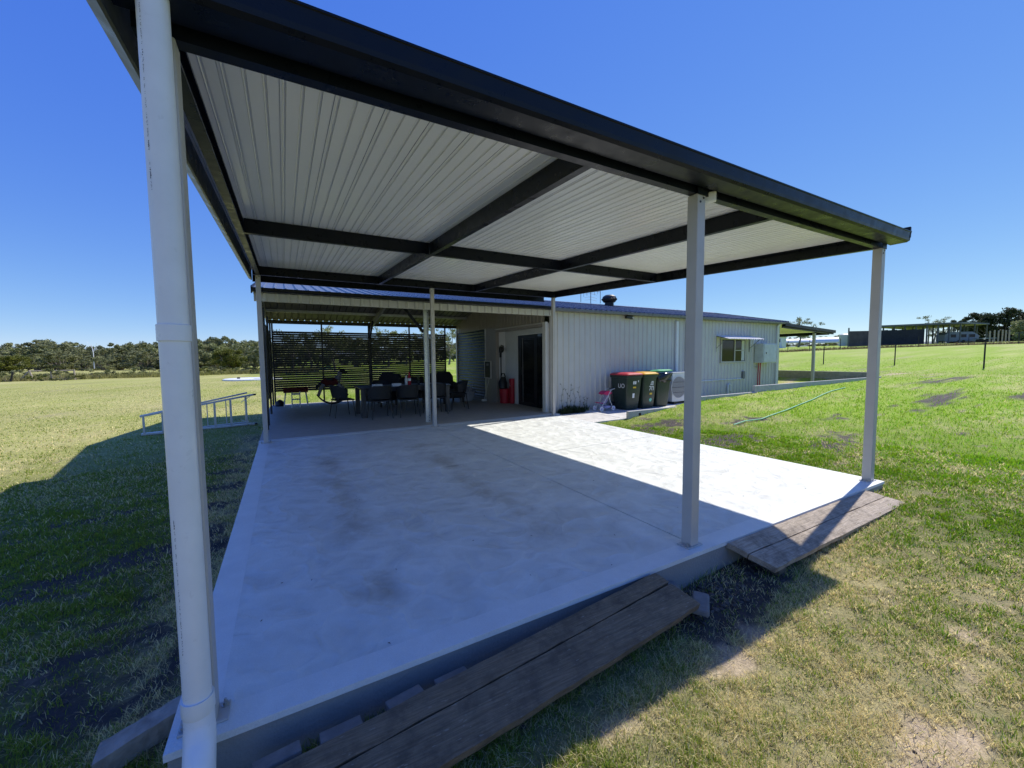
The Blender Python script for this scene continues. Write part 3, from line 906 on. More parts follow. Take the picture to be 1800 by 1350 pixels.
# roof sheets
rr_ = ribprof(SW, PI_, 0.029, 0.022, 0.014)
def rz(y):
    return ZE + (ZR - ZE) * (1 - abs(y - YR) / (YR - 6.74))
fm = MB().sheet(rr_, lambda s, d: (s, 6.74, ZE + d), lambda s, d: (s, YR, ZR + d)).mesh("roof_sheet"); fm.materials.append(MAT['roof'])
bm_ = MB().sheet(rr_, lambda s, d: (s, 13.46, ZE + d), lambda s, d: (s, YR, ZR + d)).mesh("roof_sheet"); bm_.materials.append(MAT['roof'])
fin = MB().sheet(rr_, lambda s, d: (s, 6.80, rz(6.80) + d - .004), lambda s, d: (s, YR, ZR + d - .004)).mesh("ceiling_sheet"); fin.materials.append(MAT['roofin'])
bin_ = MB().sheet(rr_, lambda s, d: (s, 13.4, rz(13.4) + d - .004), lambda s, d: (s, YR, ZR + d - .004)).mesh("ceiling_sheet"); bin_.materials.append(MAT['roofin'])
k = 0
x = XL - 0.02
while x < XR + 0.02:
    link("roof_sheet", fm, shed, (x, 0, 0.0008 * (k % 2)))
    link("roof_sheet", bm_, shed, (x, 0, 0.0008 * (k % 2)))
    if x < 6.4:
        link("ceiling_sheet", fin, shed, (x, 0, 0))
        link("ceiling_sheet", bin_, shed, (x, 0, 0))
    x += SW; k += 1
XRE = x
MB().prism([(YR - 0.16, ZR + 0.005), (YR, ZR + 0.05), (YR + 0.16, ZR + 0.005), (YR + 0.16, ZR + 0.002), (YR, ZR + 0.044), (YR - 0.16, ZR + 0.002)], lambda a, b: (XL - 0.03, a, b), lambda a, b: (XRE + .01, a, b)).build("ridge_cap", MAT['roof'], shed)
for bx in (XL - 0.035, XRE):
    MB().prism([(6.73, ZE - 0.09), (YR, ZR - 0.09), (13.47, ZE - 0.09), (13.47, ZE + 0.045), (YR, ZR + 0.045), (6.73, ZE + 0.045)], lambda a, b: (bx, a, b), lambda a, b: (bx + 0.016, a, b)).build("barge", MAT['dark'], shed)
# left gable infill
MB().add([(XL - .01, YF, 2.74), (XL - .01, YB, 2.74), (XL - .01, YR, ZR - .05), (XL + .01, YF, 2.74), (XL + .01, YB, 2.74), (XL + .01, YR, ZR - .05)], [(0, 1, 2), (5, 4, 3), (0, 3, 4, 1), (1, 4, 5, 2), (2, 5, 3, 0)]).build("gable_wall", MAT['clad'], shed)
# gutters: patio bay eave and main eave
gp = [(6.79, 2.745), (6.685, 2.745), (6.672, 2.76), (6.668, 2.835), (6.662, 2.838), (6.662, 2.846), (6.68, 2.846), (6.68, 2.765), (6.79, 2.752)]
gp = [(6.79, 2.745), (6.685, 2.745), (6.672, 2.76), (6.668, 2.805), (6.662, 2.808), (6.662, 2.816), (6.68, 2.816), (6.68, 2.765), (6.79, 2.752)]
MB().prism(gp, lambda a, b: (XL - 0.02, a, b - 0.004), lambda a, b: (6.52, a, b - 0.004)).build("gutter", MAT['dark'], shed)
MB().prism(gp, lambda a, b: (6.53, a, b - 0.03), lambda a, b: (XRE, a, b - 0.03)).build("gutter", MAT['roof'], shed)
MB().box(6.6, XRE - .02, 6.79, 6.885, 2.716, 2.724).build("soffit", MAT['dark'], shed)
# patio framing
MB().box(XL + 0.01, 6.5, YF + 0.012, YF + 0.07, 2.606, 2.735).build("eave_beam", MAT['galv'], shed)
MB().box(XL + 0.01, 6.5, YB - 0.09, YB - 0.03, 2.68, 2.80).build("eave_beam", MAT['slat'], shed)
for yy in (7.9, 8.9, 9.75, 10.45, 11.3, 12.3):
    MB().box(XL + 0.02, 6.45, yy - 0.03, yy + 0.03, rz(yy) - 0.085, rz(yy) - 0.006).build("purlin", MAT['galv'], shed)
for (cx, cy, m_) in ((3.22, 7.12, 'galv'), (3.06, 13.28, 'slat')):
    cpoly = [(0, 0), (0.11, 0), (0.11, 0.05), (0.104, 0.05), (0.104, 0.006), (0.006, 0.006), (0.006, 0.05), (0, 0.05)]
    cl_ = MB().prism(cpoly, lambda a, b: (cx - 0.055 + a, cy - b, 0.002), lambda a, b: (cx - 0.055 + a, cy - b, 2.72)).build("portal_column", MAT[m_], shed)
    for zz in (0.05, 0.11, 0.17, 2.55, 2.62):
        MB().lathe([(0.01, -0.006), (0.01, 0)], (cx + 0.03, cy - 0.056, zz), 8, 'y').build("bolt", MAT['black'], cl_)
for (ya, yb) in ((7.12, YR), (13.28, YR)):
    MB().beam((3.14, ya, rz(ya) - 0.17), (3.14, yb, rz(yb) - 0.17), 0.06, 0.15).build("portal_rafter", MAT['galv'], shed)
MB().beam((3.17, 7.14, 2.10), (2.72, 7.14, 2.66), 0.06, 0.05, (0, 1, 0)).build("knee_brace", MAT['dark'], shed)
MB().beam((3.06, 13.2, 2.25), (3.06, 12.6, 2.78), 0.06, 0.08).build("knee_brace", MAT['slat'], shed)
MB().box(-0.07, 0.0, 7.98, 8.05, 0.002, 2.7).build("side_post", MAT['dark'], shed, bevel=0.004)

# inner wall with roller doors
XI = 6.46
zi = 2.47
ip = ribprof(SW, PI_, 0.016)
def inner_sheet(y0_, y1_, za, zb_a, zb_b):
    w = y1_ - y0_
    n_ = max(1, int(round(w / PI_)))
    q = w / n_
    return MB().sheet(ribprof(w, q, 0.016), lambda s, d: (XI - d, y0_ + s, za), lambda s, d: (XI - d, y0_ + s, min(rz(y0_ + s) - 0.012, zb_a))).build("wall_sheet", MAT['clad_shade'], shed)
yy = 7.02
while yy < 13.3:
    w = min(SW, 13.36 - yy)
    inner_sheet(yy, yy + w, 2.42 if yy < 9.7 else 2.49, 9, 9)
    yy += w
MB().box(XI - 0.02, XI + 0.10, 9.86, 10.66, 0.003, 2.49).build("wall_pier", MAT['clad_shade'], shed, bevel=0.004)
MB().box(XI - 0.02, XI + 0.06, 6.95, 7.10, 0.003, 2.44).build("wall_pier", MAT['clad'], shed, bevel=0.004)
MB().box(XI - 0.03, XI + 0.0, 10.60, 10.68, 0.004, 2.50).build("door_jamb", MAT['post'], shed)
MB().box(XI - 0.03, XI + 0.0, 13.30, 13.40, 0.004, 2.60).build("door_jamb", MAT['post'], shed)
MB().box(XI - 0.035, XI + 0.02, 7.08, 9.90, 2.405, 2.435).build("door_head", MAT['post'], shed)
MB().box(XI + 0.0, XI + 0.12, 7.1, 9.86, 2.33, 2.404).build("roller_housing", MAT['clad_shade'], shed)
dpf = []
nz_ = 24
for k in range(nz_ * 6 + 1):
    z = 0.004 + (2.5 - 0.004) * k / (nz_ * 6)
    dpf.append((z, 0.016 * math.sin(2 * math.pi * k / 6)))
rd = MB().sheet(dpf, lambda z, d: (XI + 0.05 - d, 10.68, z), lambda z, d: (XI + 0.05 - d, 13.30, z)).build("roller_door", MAT['rolldoor'], shed, smooth=True)
MB().box(XI + 0.03, XI + 0.075, 10.69, 13.29, 0.004, 0.07).build("bottom_rail", MAT['black'], rd)
# recessed entry behind the second opening
XC = 6.80
MB().box(XI + 0.02, XC + 0.1, 9.87, 9.95, 0.003, 2.40).build("entry_side_wall", MAT['plaster'], shed)
MB().box(XC, XC + 0.08, 9.07, 9.865, 0.003, 2.40).build("entry_back_wall", MAT['plaster'], shed)
MB().box(XC, XC + 0.08, 7.02, 9.065, 2.2, 2.40).build("entry_back_wall", MAT['plaster'], shed)
MB().box(XI + 0.02, XC + 0.1, 7.0, 9.95, 2.402, 2.42).build("entry_ceiling", MAT['plaster'], shed)
MB().box(XI + 0.07, XC + 0.1, 6.96, 7.015, 0.003, 2.40).build("entry_side_wall", MAT['plaster'], shed)
MB().box(6.53, 7.2, 6.96, 9.95, -0.2, 0.0).build("entry_floor", MAT['floor'], shed)
edr = MB().box(XC + 0.02, XC + 0.06, 8.02, 9.05, 0.006, 2.18).build("entry_door", MAT['darkdoor'], shed)
MB().box(XC + 0.012, XC + 0.019, 8.12, 8.85, 0.12, 2.06).build("door_glass", MAT['glass'], edr)
MB().box(XC - 0.005, XC + 0.011, 8.80, 8.83, 0.95, 1.20).build("handle", MAT['black'], edr)
MB().box(XC + 0.002, XC + 0.018, 8.74, 8.755, 0.1, 2.1).build("door_stile", MAT['metalgrey'], edr)
e2 = MB().box(XC + 0.03, XC + 0.055, 7.04, 8.0, 0.006, 2.18).build("glass_door", MAT['glass'], shed)
MB().box(XC + 0.015, XC + 0.029, 7.96, 8.01, 0.006, 2.18).build("door_frame", MAT['darkdoor'], e2)
MB().box(XC + 0.005, XC + 0.0195, 7.02, 9.06, 2.182, 2.20).build("door_frame", MAT['white'], edr)
MB().box(XC + 0.07, XC + 0.09, 7.0, 9.06, 0.0, 2.2).build("entry_backing", MAT['black'], shed)

# downpipes and pipe cover on the front wall
MB().tube([(12.04, 6.84, 0.0), (12.04, 6.84, 2.5), (12.04, 6.80, 2.62), (12.04, 6.74, 2.74)], 0.045, 14).build("downpipe", MAT['pvc'], shed, smooth=True)
MB().box(11.50, 11.60, 6.82, 6.888, 0.85, 2.62).build("pipe_cover", MAT['pvc'], shed, bevel=0.01)
MB().tube([(17.50, 6.83, 0.0), (17.50, 6.83, 2.6), (17.50, 6.76, 2.72)], 0.045, 14).build("downpipe", MAT['pvc'], shed, smooth=True)
MB().tube([(12.35, 6.86, 0.62), (15.25, 6.86, 0.62), (15.3, 6.86, 0.64), (15.3, 6.86, 0.9)], 0.018, 8).build("water_pipe", MAT['pvc'], shed, smooth=True)
MB().box(15.24, 15.36, 6.82, 6.88, 0.62, 0.9).build("tap_box", MAT['metalgrey'], shed, bevel=0.01)
MB().tube([(14.35, 6.84, 0.0), (14.35, 6.84, 0.42), (14.42, 6.84, 0.46), (14.5, 6.84, 0.42), (14.5, 6.84, 0.2)], 0.03, 8).build("vent_pipe", MAT['pvc'], shed, smooth=True)

# window with awning hood
wx0, wx1, wz0, wz1 = 13.95, 15.36, 1.28, 2.06
wn_ = MB().box(wx0, wx1, 6.868, 6.872, wz0, wz1).build("window", MAT['glass'], shed)
for (a, b, c, d) in ((wx0 - .05, wx1 + .05, wz1, wz1 + .05), (wx0 - .05, wx1 + .05, wz0 - .06, wz0), (wx0 - .05, wx0, wz0, wz1), (wx1, wx1 + .05, wz0, wz1)):
    MB().box(a, b, 6.84, 6.885, c, d).build("frame", MAT['post'], wn_, bevel=0.004)
MB().box(14.70, 14.75, 6.845, 6.8675, wz0, wz1).build("mullion", MAT['post'], wn_)
MB().box(14.752, 15.34, 6.85, 6.866, 1.66, 1.69).build("sash_rail", MAT['post'], wn_)
MB().box(15.16, 15.34, 6.862, 6.8675, wz0 + .02, wz1 - .02).build("curtain", MAT['plaster'], wn_)
awp = ribprof(2.1, 0.14, 0.018, 0.04, 0.02)
aw = MB().sheet(awp, lambda s, d: (13.62 + s, 6.88, 2.20 + d), lambda s, d: (13.62 + s, 6.34, 2.06 + d)).build("window_hood", MAT['white'], shed)
for sx in (13.66, 15.68):
    MB().beam((sx, 6.88, 1.62), (sx, 6.88, 2.19), 0.02, 0.02, (0, 1, 0)).build("hood_bracket", MAT['metalgrey'], aw)
    MB().beam((sx, 6.86, 2.17), (sx, 6.36, 2.045), 0.02, 0.02).build("hood_bracket", MAT['metalgrey'], aw)
    MB().beam((sx, 6.87, 1.75), (sx, 6.5, 2.07), 0.015, 0.015).build("hood_bracket", MAT['metalgrey'], aw)

# electrical box with red conduits
sb = thing("switchboard", "pale grey steel switchboard on shed wall beside the window", "switchboard", (16.46, 6.8, 1.2))
MB().box(16.02, 16.92, 6.55, 6.882, 1.20, 1.93).build("cabinet", MAT['board'], sb, bevel=0.01)
dr_ = MB().box(16.06, 16.89, 6.532, 6.549, 1.23, 1.90).build("cabinet_door", MAT['board'], sb, bevel=0.006)
MB().box(16.16, 16.20, 6.52, 6.531, 1.54, 1.60).build("lock", MAT['black'], dr_)
for cx in (16.16, 16.28):
    MB().tube([(cx, 6.80, -0.02), (cx, 6.80, 0.75), (cx, 6.78, 1.2)], 0.02, 8).build("conduit", MAT['conduit'], sb, smooth=True)
MB().box(16.10, 16.34, 6.83, 6.87, 1.02, 1.06).build("conduit_clip", MAT['galv'], sb)

# security light below the eave
sl_ = thing("security_light", "small black sensor light under the shed eave", "light", (9.4, 6.84, 2.64))
MB().box(9.22, 9.45, 6.76, 6.85, 2.62, 2.70).build("lamp_head", MAT['black'], sl_, bevel=0.01)
MB().tube([(9.5, 6.87, 2.66), (9.5, 6.81, 2.66), (9.54, 6.79, 2.64)], 0.022, 8).build("sensor", MAT['sticker'], sl_, smooth=True)
MB().box(9.46, 9.56, 6.85, 6.884, 2.61, 2.71).build("mount", MAT['black'], sl_)

# roof ventilator and antenna
rv = thing("roof_ventilator", "black spinning roof ventilator on the shed ridge", "ventilator", (11.3, 9.7, 3.35))
MB().lathe([(0.17, -0.15), (0.17, 0.16), (0.19, 0.165)], (11.3, 9.75, 3.40), 20).build("collar", MAT['dark'], rv, smooth=True)
hd = MB().lathe([(0.17, 0.165), (0.245, 0.22), (0.275, 0.30), (0.25, 0.38), (0.16, 0.44), (0.02, 0.46)], (11.3, 9.75, 3.40), 24).build("turbine", MAT['black'], rv)
for k in range(18):
    a = 2 * math.pi * k / 18
    c, s = math.cos(a), math.sin(a)
    MB().beam((11.3 + .19 * c, 9.75 + .19 * s, 3.58), (11.3 + .285 * c - .03 * s, 9.75 + .285 * s + .03 * c, 3.70), .012, .05).build("fin", MAT['dark'], hd)
an = thing("tv_antenna", "thin television antenna mast with small elements on shed roof", "antenna", (10.85, 10.3, 3.4))
MB().tube([(10.85, 10.3, 3.38), (10.85, 10.3, 4.25)], 0.014, 6).build("mast", MAT['metalgrey'], an)
MB().tube([(10.35, 10.3, 4.05), (11.35, 10.3, 4.05)], 0.008, 6).build("boom", MAT['metalgrey'], an)
for k, xx in enumerate((10.36, 10.5, 10.66, 11.04, 11.2, 11.34)):
    MB().tube([(xx, 10.3, 3.60 if k in (0, 5) else 3.75 + .05 * k), (xx, 10.3, 4.2)], 0.012 if k in (0, 5) else .006, 5).build("element", MAT['metalgrey'], an)
for zz in (3.72, 3.82, 3.95, 4.1):
    MB().tube([(10.55, 10.3, zz - 0.04), (10.85, 10.3, zz), (11.15, 10.3, zz - 0.04)], 0.005, 5).build("element", MAT['metalgrey'], an)

# lean-to at the far end of the shed
lt = thing("lean_to", "dark flat roofed lean-to with pale posts at far end of the shed", "lean-to", (20, 9, 0))
for k in range(5):
    m0 = 17.75 + k * 0.84
    MB().sheet(ribprof(0.84, 0.21, 0.02), lambda s, d: (m0 + s, 6.75, 2.72 - (m0 + s - 17.7) * 0.045 + d), lambda s, d: (m0 + s, 12.8, 2.72 - (m0 + s - 17.7) * 0.045 + d)).build("roof_sheet", MAT['ceil'], lt)
MB().beam((17.74, 6.78, 2.64), (21.95, 6.78, 2.46), 0.06, 0.14).build("beam", MAT['dark'], lt)
MB().beam((17.74, 6.70, 2.70), (21.95, 6.70, 2.51), 0.06, 0.12).build("gutter", MAT['dark'], lt)
MB().beam((21.6, 6.78, 2.44), (21.6, 12.8, 2.44), 0.06, 0.14).build("beam", MAT['dark'], lt)
MB().beam((17.76, 12.7, 2.62), (21.9, 12.7, 2.44), 0.06, 0.14).build("beam", MAT['dark'], lt)
for (a, b) in ((20.55, 6.9), (21.5, 12.7)):
    MB().box(a - 0.05, a + 0.05, b - 0.05, b + 0.05, -0.05, 2.42).build("post", MAT['post'], lt, bevel=0.006)

# ------------------------------------------------------------------ retaining edges
for (x0, x1, zt_, lab, mm) in ((7.52, 9.95, 0.17, "lowest concrete sleeper edging lawn beside the bins", 0), (9.90, 12.86, 0.375, "middle concrete sleeper edging the lawn below the window", 1), (12.80, 21.9, 0.56, "long highest concrete sleeper edging lawn toward the lean-to", 2)):
    ed = thing("retaining_sleeper", lab, "retaining wall", ((x0 + x1) / 2, 5.0, 0), group="concrete sleepers along the side lawn")
    z = zt_
    MB().box(x0, x1, 4.99 + mm * .004, 5.075, -0.25, zt_).build("sleeper", MAT['sleeper'], ed, bevel=0.008)
    if mm == 0:
        MB().box(7.86, 7.92, 4.975, 4.993, -0.02, 0.11).build("steel_post", MAT['dark'], ed)
bwall = thing("block_wall", "grey concrete block retaining wall behind the lean-to post", "block wall", (22, 9, 0))
for r in range(4):
    for c in range(19):
        y0_ = 5.1 + c * 0.4 + (0.2 if r % 2 else 0)
        bo = MB().box(22.0, 22.19, y0_ + 0.004, y0_ + 0.396, -0.08 + r * 0.2 + .004, -0.08 + (r + 1) * 0.2 - .004).build("block", MAT['blockwall'], bwall)
# ------------------------------------------------------------------ slat screens
def slat_screen(label, name, p0, p1, nb, zs, loc):
    t = thing(name, label, "screen", loc)
    d = Vector((p1[0] - p0[0], p1[1] - p0[1], 0)); L = d.length; d.normalize(); nrm = Vector((-d.y, d.x, 0))
    bays = nb
    for b in range(len(bays) - 1):
        a, e = bays[b], bays[b + 1]
        w = e - a - 0.012
        m = MB().beam((0, 0, 0), (d.x * w, d.y * w, 0), 0.016, 0.0665).mesh("slat"); m.materials.append(MAT['slat'])
        for z in zs:
            q = Vector(p0 + (0,)) + d * (a + 0.006)
            link("slat", m, t, (q.x, q.y, z + random.uniform(-.0015, .0015)))
    for a in bays:
        q = Vector(p0 + (0,)) + d * a
        MB().box(q.x - 0.025, q.x + 0.025, q.y - 0.025 + nrm.y * .034, q.y + 0.025 + nrm.y * .034, 0.003, 2.68).build("screen_post", MAT['slat'], t)
    return t
zs = [0.47 + 0.0742 * k for k in range(27)]
slat_screen("wide dark horizontal slat screen across the back of the patio", "slat_screen", (0.03, 13.33), (5.98, 13.33), [0, 1.47, 3.03, 4.50, 5.93], zs, (3, 13.3, 0))
sb2 = thing("slat_screen", "narrow dark slat screen down the open side of the patio", "screen", (-0.05, 11, 0))
m = MB().box(-0.008, 0.008, 0, 4.55, -0.033, 0.033).mesh("slat"); m.materials.append(MAT['slat'])
for z in zs:
    link("slat", m, sb2, (-0.06, 8.70, z))
for yy in (8.68, 10.9, 13.2):
    MB().box(-0.050, -0.0, yy - 0.025, yy + 0.025, 0.003, 2.68).build("screen_post", MAT['slat'], sb2)

# ------------------------------------------------------------------ patio furniture
tb = thing("dining_table", "long charcoal outdoor dining table in the patio", "table", (3.17, 9.15, 0))
for k in range(8):
    MB().box(1.97, 4.38, 8.60 + k * 0.1375, 8.60 + k * 0.1375 + 0.132, 0.735, 0.765).build("tabletop_slat", MAT['tabletop'], tb, bevel=0.004)
for (a, b) in ((2.05, 8.68), (4.29, 8.68), (2.05, 9.62), (4.29, 9.62)):
    MB().box(a - 0.055, a + 0.055, b - 0.05, b + 0.05, 0.001, 0.734).build("leg", MAT['tabletop'], tb, bevel=0.005)
MB().box(2.11, 4.23, 8.64, 8.66, 0.65, 0.733).build("apron", MAT['tabletop'], tb)
MB().box(2.11, 4.23, 9.64, 9.66, 0.65, 0.733).build("apron", MAT['tabletop'], tb)

def make_chair():
    t = thing("dining_chair", "x", "chair", group="black chairs around the patio table")
    # faces +Y, origin at floor centre
    MB().box(-0.24, 0.24, -0.22, 0.24, 0.43, 0.465).build("seat", MAT['blackrope'], t, bevel=0.015, local=True)
    mb = MB(); n = 15; rows = 5
    vs = []; 
    for off in (0.0, 0.022):
        for r in range(rows):
            z = 0.50 + 0.33 * r / (rows - 1)
            for k in range(n):
                a = math.radians(-100 + 200 * k / (n - 1))
                rx, ry = 0.285 - off, 0.25 - off
                lean = -0.07 * (r / (rows - 1))
                zz = z - (0.12 * max(0, abs(a) / math.radians(100) - 0.45) * (r / (rows - 1)) * 1.6)
                vs.append((rx * math.sin(a), -ry * math.cos(a) + 0.01 + lean * math.cos(a), zz))
    fs = []
    def id_(o, r, k):
        return o * rows * n + r * n + k
    for o_ in (0, 1):
        for r in range(rows - 1):
            for k in range(n - 1):
                fs.append((id_(o_, r, k), id_(o_, r, k + 1), id_(o_, r + 1, k + 1), id_(o_, r + 1, k)))
    for r in range(rows - 1):
        for k in (0, n - 1):
            fs.append((id_(0, r, k), id_(1, r, k), id_(1, r + 1, k), id_(0, r + 1, k)))
    for k in range(n - 1):
        for r in (0, rows - 1):
            fs.append((id_(0, r, k), id_(1, r, k), id_(1, r, k + 1), id_(0, r, k + 1)))
    mb.add(vs, fs).build("backrest", MAT['blackrope'], t, smooth=True, local=True)
    for sx in (-1, 1):
        MB().tube([(sx * 0.22, 0.20, 0.44), (sx * 0.26, 0.25, 0.0)], [0.014, 0.010], 8).build("leg", MAT['black'], t, local=True)
        MB().tube([(sx * 0.22, -0.19, 0.44), (sx * 0.25, -0.26, 0.0)], [0.014, 0.010], 8).build("leg", MAT['black'], t, local=True)
        MB().tube([(sx * 0.225, -0.20, 0.43), (sx * 0.262, -0.11, 0.56)], 0.012, 8).build("back_support", MAT['black'], t, local=True)
    MB().box(-0.03, 0.03, -0.222, -0.219, 0.415, 0.428).build("maker_tag", MAT['sticker'], t, local=True)
    return t
ch0 = make_chair()
spots = [(1.62, 9.28, -80, "black woven chair at the table end toward the rocking horse"),
         (2.40, 8.42, 3, "black woven chair tucked under table beside the tissue boxes"),
         (3.10, 8.40, -2, "black woven chair at table in front of the red sauce bottle"),
         (3.86, 8.44, 2, "black woven chair tucked at table behind the galvanised column"),
         (2.75, 9.95, 178, "black woven chair across the table from the tissue boxes"),
         (3.65, 9.98, 184, "black woven chair across the table beyond the sauce bottle"),
         (4.78, 9.12, 82, "black woven chair at the table end toward the roller door")]
for i, (x, y, a, lab) in enumerate(spots):
    c = ch0 if i == 0 else copy_tree(ch0)
    c.location = (x, y, 0.001); c.rotation_euler = (0, 0, math.radians(a)); c["label"] = lab

def make_lounge():
    t = thing("lounge_chair", "x", "lounge chair", group="black lounge chairs behind the table")
    MB().box(-0.42, 0.42, -0.38, 0.40, 0.16, 0.34).build("seat_base", MAT['blackrope'], t, bevel=0.03, local=True)
    MB().box(-0.34, 0.34, -0.28, 0.40, 0.341, 0.46).build("cushion", MAT['tabletop'], t, bevel=0.04, local=True)
    bk = MB().prism([(-0.42, 0.34), (0.42, 0.34), (0.46, 0.86), (0.36, 1.02), (-0.36, 1.02), (-0.46, 0.86)], lambda a, b: (a, -0.40 - (b - 0.34) * 0.28, b), lambda a, b: (a, -0.29 - (b - 0.34) * 0.28, b))
    bk.build("backrest", MAT['blackrope'], t, bevel=0.03, local=True)
    for sx in (-1, 1):
        MB().prism([(-0.40, 0.34), (0.38, 0.34), (0.38, 0.56), (-0.50, 0.70)], lambda a, b: (sx * 0.37, a, b), lambda a, b: (sx * 0.45, a, b)).build("armrest", MAT['blackrope'], t, bevel=0.02, local=True)
        for sy in (-0.32, 0.34):
            MB().box(sx * 0.37 - 0.025, sx * 0.37 + 0.025, sy - 0.025, sy + 0.025, 0.0, 0.16).build("leg", MAT['black'], t, local=True)
    return t
l0 = make_lounge()
for i, (x, y, a, lab) in enumerate(((2.95, 11.2, 125, "black high backed lounge chair behind table, toward the slat screen"), (5.15, 10.9, 190, "black high backed lounge chair in front of the roller door"))):
    c = l0 if i == 0 else copy_tree(l0)
    c.location = (x, y, 0.001); c.rotation_euler = (0, 0, math.radians(a)); c["label"] = lab
lb = thing("lounge_bench", "low black cushioned bench behind the dining table", "bench", (3.9, 11.9, 0))
MB().box(3.35, 4.75, 11.6, 12.25, 0.12, 0.34).build("bench_base", MAT['blackrope'], lb, bevel=0.02)
MB().box(3.38, 4.72, 11.62, 12.2, 0.341, 0.48).build("cushion", MAT['tabletop'], lb, bevel=0.04)
MB().box(3.38, 4.72, 12.22, 12.36, 0.35, 0.85).build("backrest", MAT['blackrope'], lb, bevel=0.03)
for a in (3.42, 4.68):
    for b in (11.66, 12.2):
        MB().box(a - .03, a + .03, b - .03, b + .03, 0.001, 0.12).build("leg", MAT['black'], lb)

# things on the table
for (x, y, a, lab) in ((2.42, 8.78, 20, "white tissue box lying at the table edge by the end chair"), (2.92, 8.80, -8, "white tissue box on table beside the red sauce bottle")):
    q = MB().box(-0.12, 0.12, -0.06, 0.06, 0, 0.075).build("tissue_box", MAT['sticker'], None, bevel=0.006, loc=(x, y, 0.766))
    q.rotation_euler = (0, 0, math.radians(a)); tag(q, lab, "box", "tissue boxes on the table")
    MB().box(-0.06, 0.06, -0.02, 0.02, 0.0755, 0.079).build("slot", MAT['board'], q, local=True)
bt = thing("sauce_bottle", "tall red plastic bottle with white label on dining table", "bottle", (3.30, 8.95, 0.766))
MB().lathe([(0.042, 0), (0.048, 0.02), (0.048, 0.20), (0.035, 0.25), (0.018, 0.28)], (3.30, 8.95, 0.7665), 16).build("bottle_body", MAT['red'], bt, smooth=True)
MB().lathe([(0.022, 0.28), (0.022, 0.32), (0.012, 0.35), (0.006, 0.36)], (3.30, 8.95, 0.7665), 14).build("cap", MAT['red'], bt, smooth=True)
MB().lathe([(0.0488, 0.12), (0.0488, 0.19)], (3.30, 8.95, 0.7665), 16).build("bottle_label", MAT['sticker'], bt, smooth=True)
bt = thing("bottle", "clear squat bottle with pale label beside the red bottle", "bottle", (3.20, 8.92, 0.766))
MB().lathe([(0.035, 0), (0.04, 0.02), (0.04, 0.17), (0.016, 0.23), (0.016, 0.27)], (3.21, 8.92, 0.7665), 14).build("bottle_body", MAT['board'], bt, smooth=True)
MB().lathe([(0.018, 0.27), (0.018, 0.30)], (3.21, 8.92, 0.7665), 12).build("cap", MAT['black'], bt, smooth=True)
vs_ = thing("flower_vase", "small pale sprig in a dark vase on the dining table", "vase", (3.62, 9.15, 0.766))
MB().lathe([(0.03, 0), (0.04, 0.06), (0.02, 0.12)], (3.62, 9.15, 0.7665), 12).build("vase", MAT['black'], vs_, smooth=True)
mb = MB()
for k in range(26):
    a = random.uniform(0, 6.28); e = random.uniform(.02, .08); z = 0.88 + random.uniform(0, .16)
    mb.beam((3.62, 9.15, 0.87), (3.62 + e * math.cos(a), 9.15 + e * math.sin(a), z), 0.014, 0.004)
mb.build("sprig", MAT['leafpale'], vs_)

# child's table, chair and rocking horse
kt = thing("kids_table", "small dark red topped children's table on splayed white legs", "table", (0.62, 12.75, 0))
MB().box(0.27, 0.97, 12.55, 13.0, 0.44, 0.60).build("tabletop", MAT['maroon'], kt, bevel=0.01)
for (a, b, dx, dy) in ((0.33, 12.6, -1, -1), (0.91, 12.6, 1, -1), (0.33, 12.95, -1, 1), (0.91, 12.95, 1, 1)):
    MB().tube([(a, b, 0.438), (a + dx * 0.05, b + dy * 0.04, 0.001)], [0.022, 0.016], 8).build("leg", MAT['white'], kt)
kc = thing("kids_chair", "small white wooden children's chair before the dark red table", "chair", (0.6, 12.3, 0))
MB().box(0.48, 0.74, 12.16, 12.42, 0.24, 0.262).build("seat", MAT['white'], kc, bevel=0.005)
for a in (0.50, 0.72):
    MB().tube([(a, 12.17, 0.001), (a, 12.16, 0.50)], [0.018, 0.016], 8).build("leg", MAT['white'], kc)
    MB().tube([(a, 12.41, 0.001), (a, 12.40, 0.238)], [0.018, 0.016], 8).build("leg", MAT['white'], kc)
MB().box(0.515, 0.705, 12.152, 12.172, 0.40, 0.46).build("back_rail", MAT['white'], kc)
MB().box(0.515, 0.705, 12.155, 12.170, 0.10, 0.12).build("stretcher", MAT['white'], kc)
rh = thing("rocking_horse", "dark plush rocking horse with grey neck and legs near slat screen", "rocking horse", (1.75, 12.5, 0))
MB().tube([(1.38, 12.5, 0.70), (1.5, 12.5, 0.76), (1.68, 12.5, 0.74), (1.85, 12.5, 0.78)], [0.10, 0.135, 0.125, 0.12], 14).build("body", MAT['maroon'], rh, smooth=True)
MB().tube([(1.83, 12.5, 0.80), (1.92, 12.5, 0.95), (1.94, 12.5, 1.10)], [0.11, 0.075, 0.06], 12).build("neck", MAT['greyplush'], rh, smooth=True)
hh = MB().tube([(1.93, 12.5, 1.12), (2.03, 12.5, 1.10), (2.14, 12.5, 1.02)], [0.075, 0.07, 0.05], 12).build("head", MAT['black'], rh, smooth=True)
for sy in (-0.035, 0.035):
    MB().tube([(1.92, 12.5 + sy, 1.17), (1.91, 12.5 + sy * 1.3, 1.25)], [0.022, 0.006], 8).build("ear", MAT['black'], hh)
MB().box(1.50, 1.72, 12.38, 12.62, 0.80, 0.885).build("saddle", MAT['black'], rh, bevel=0.03)
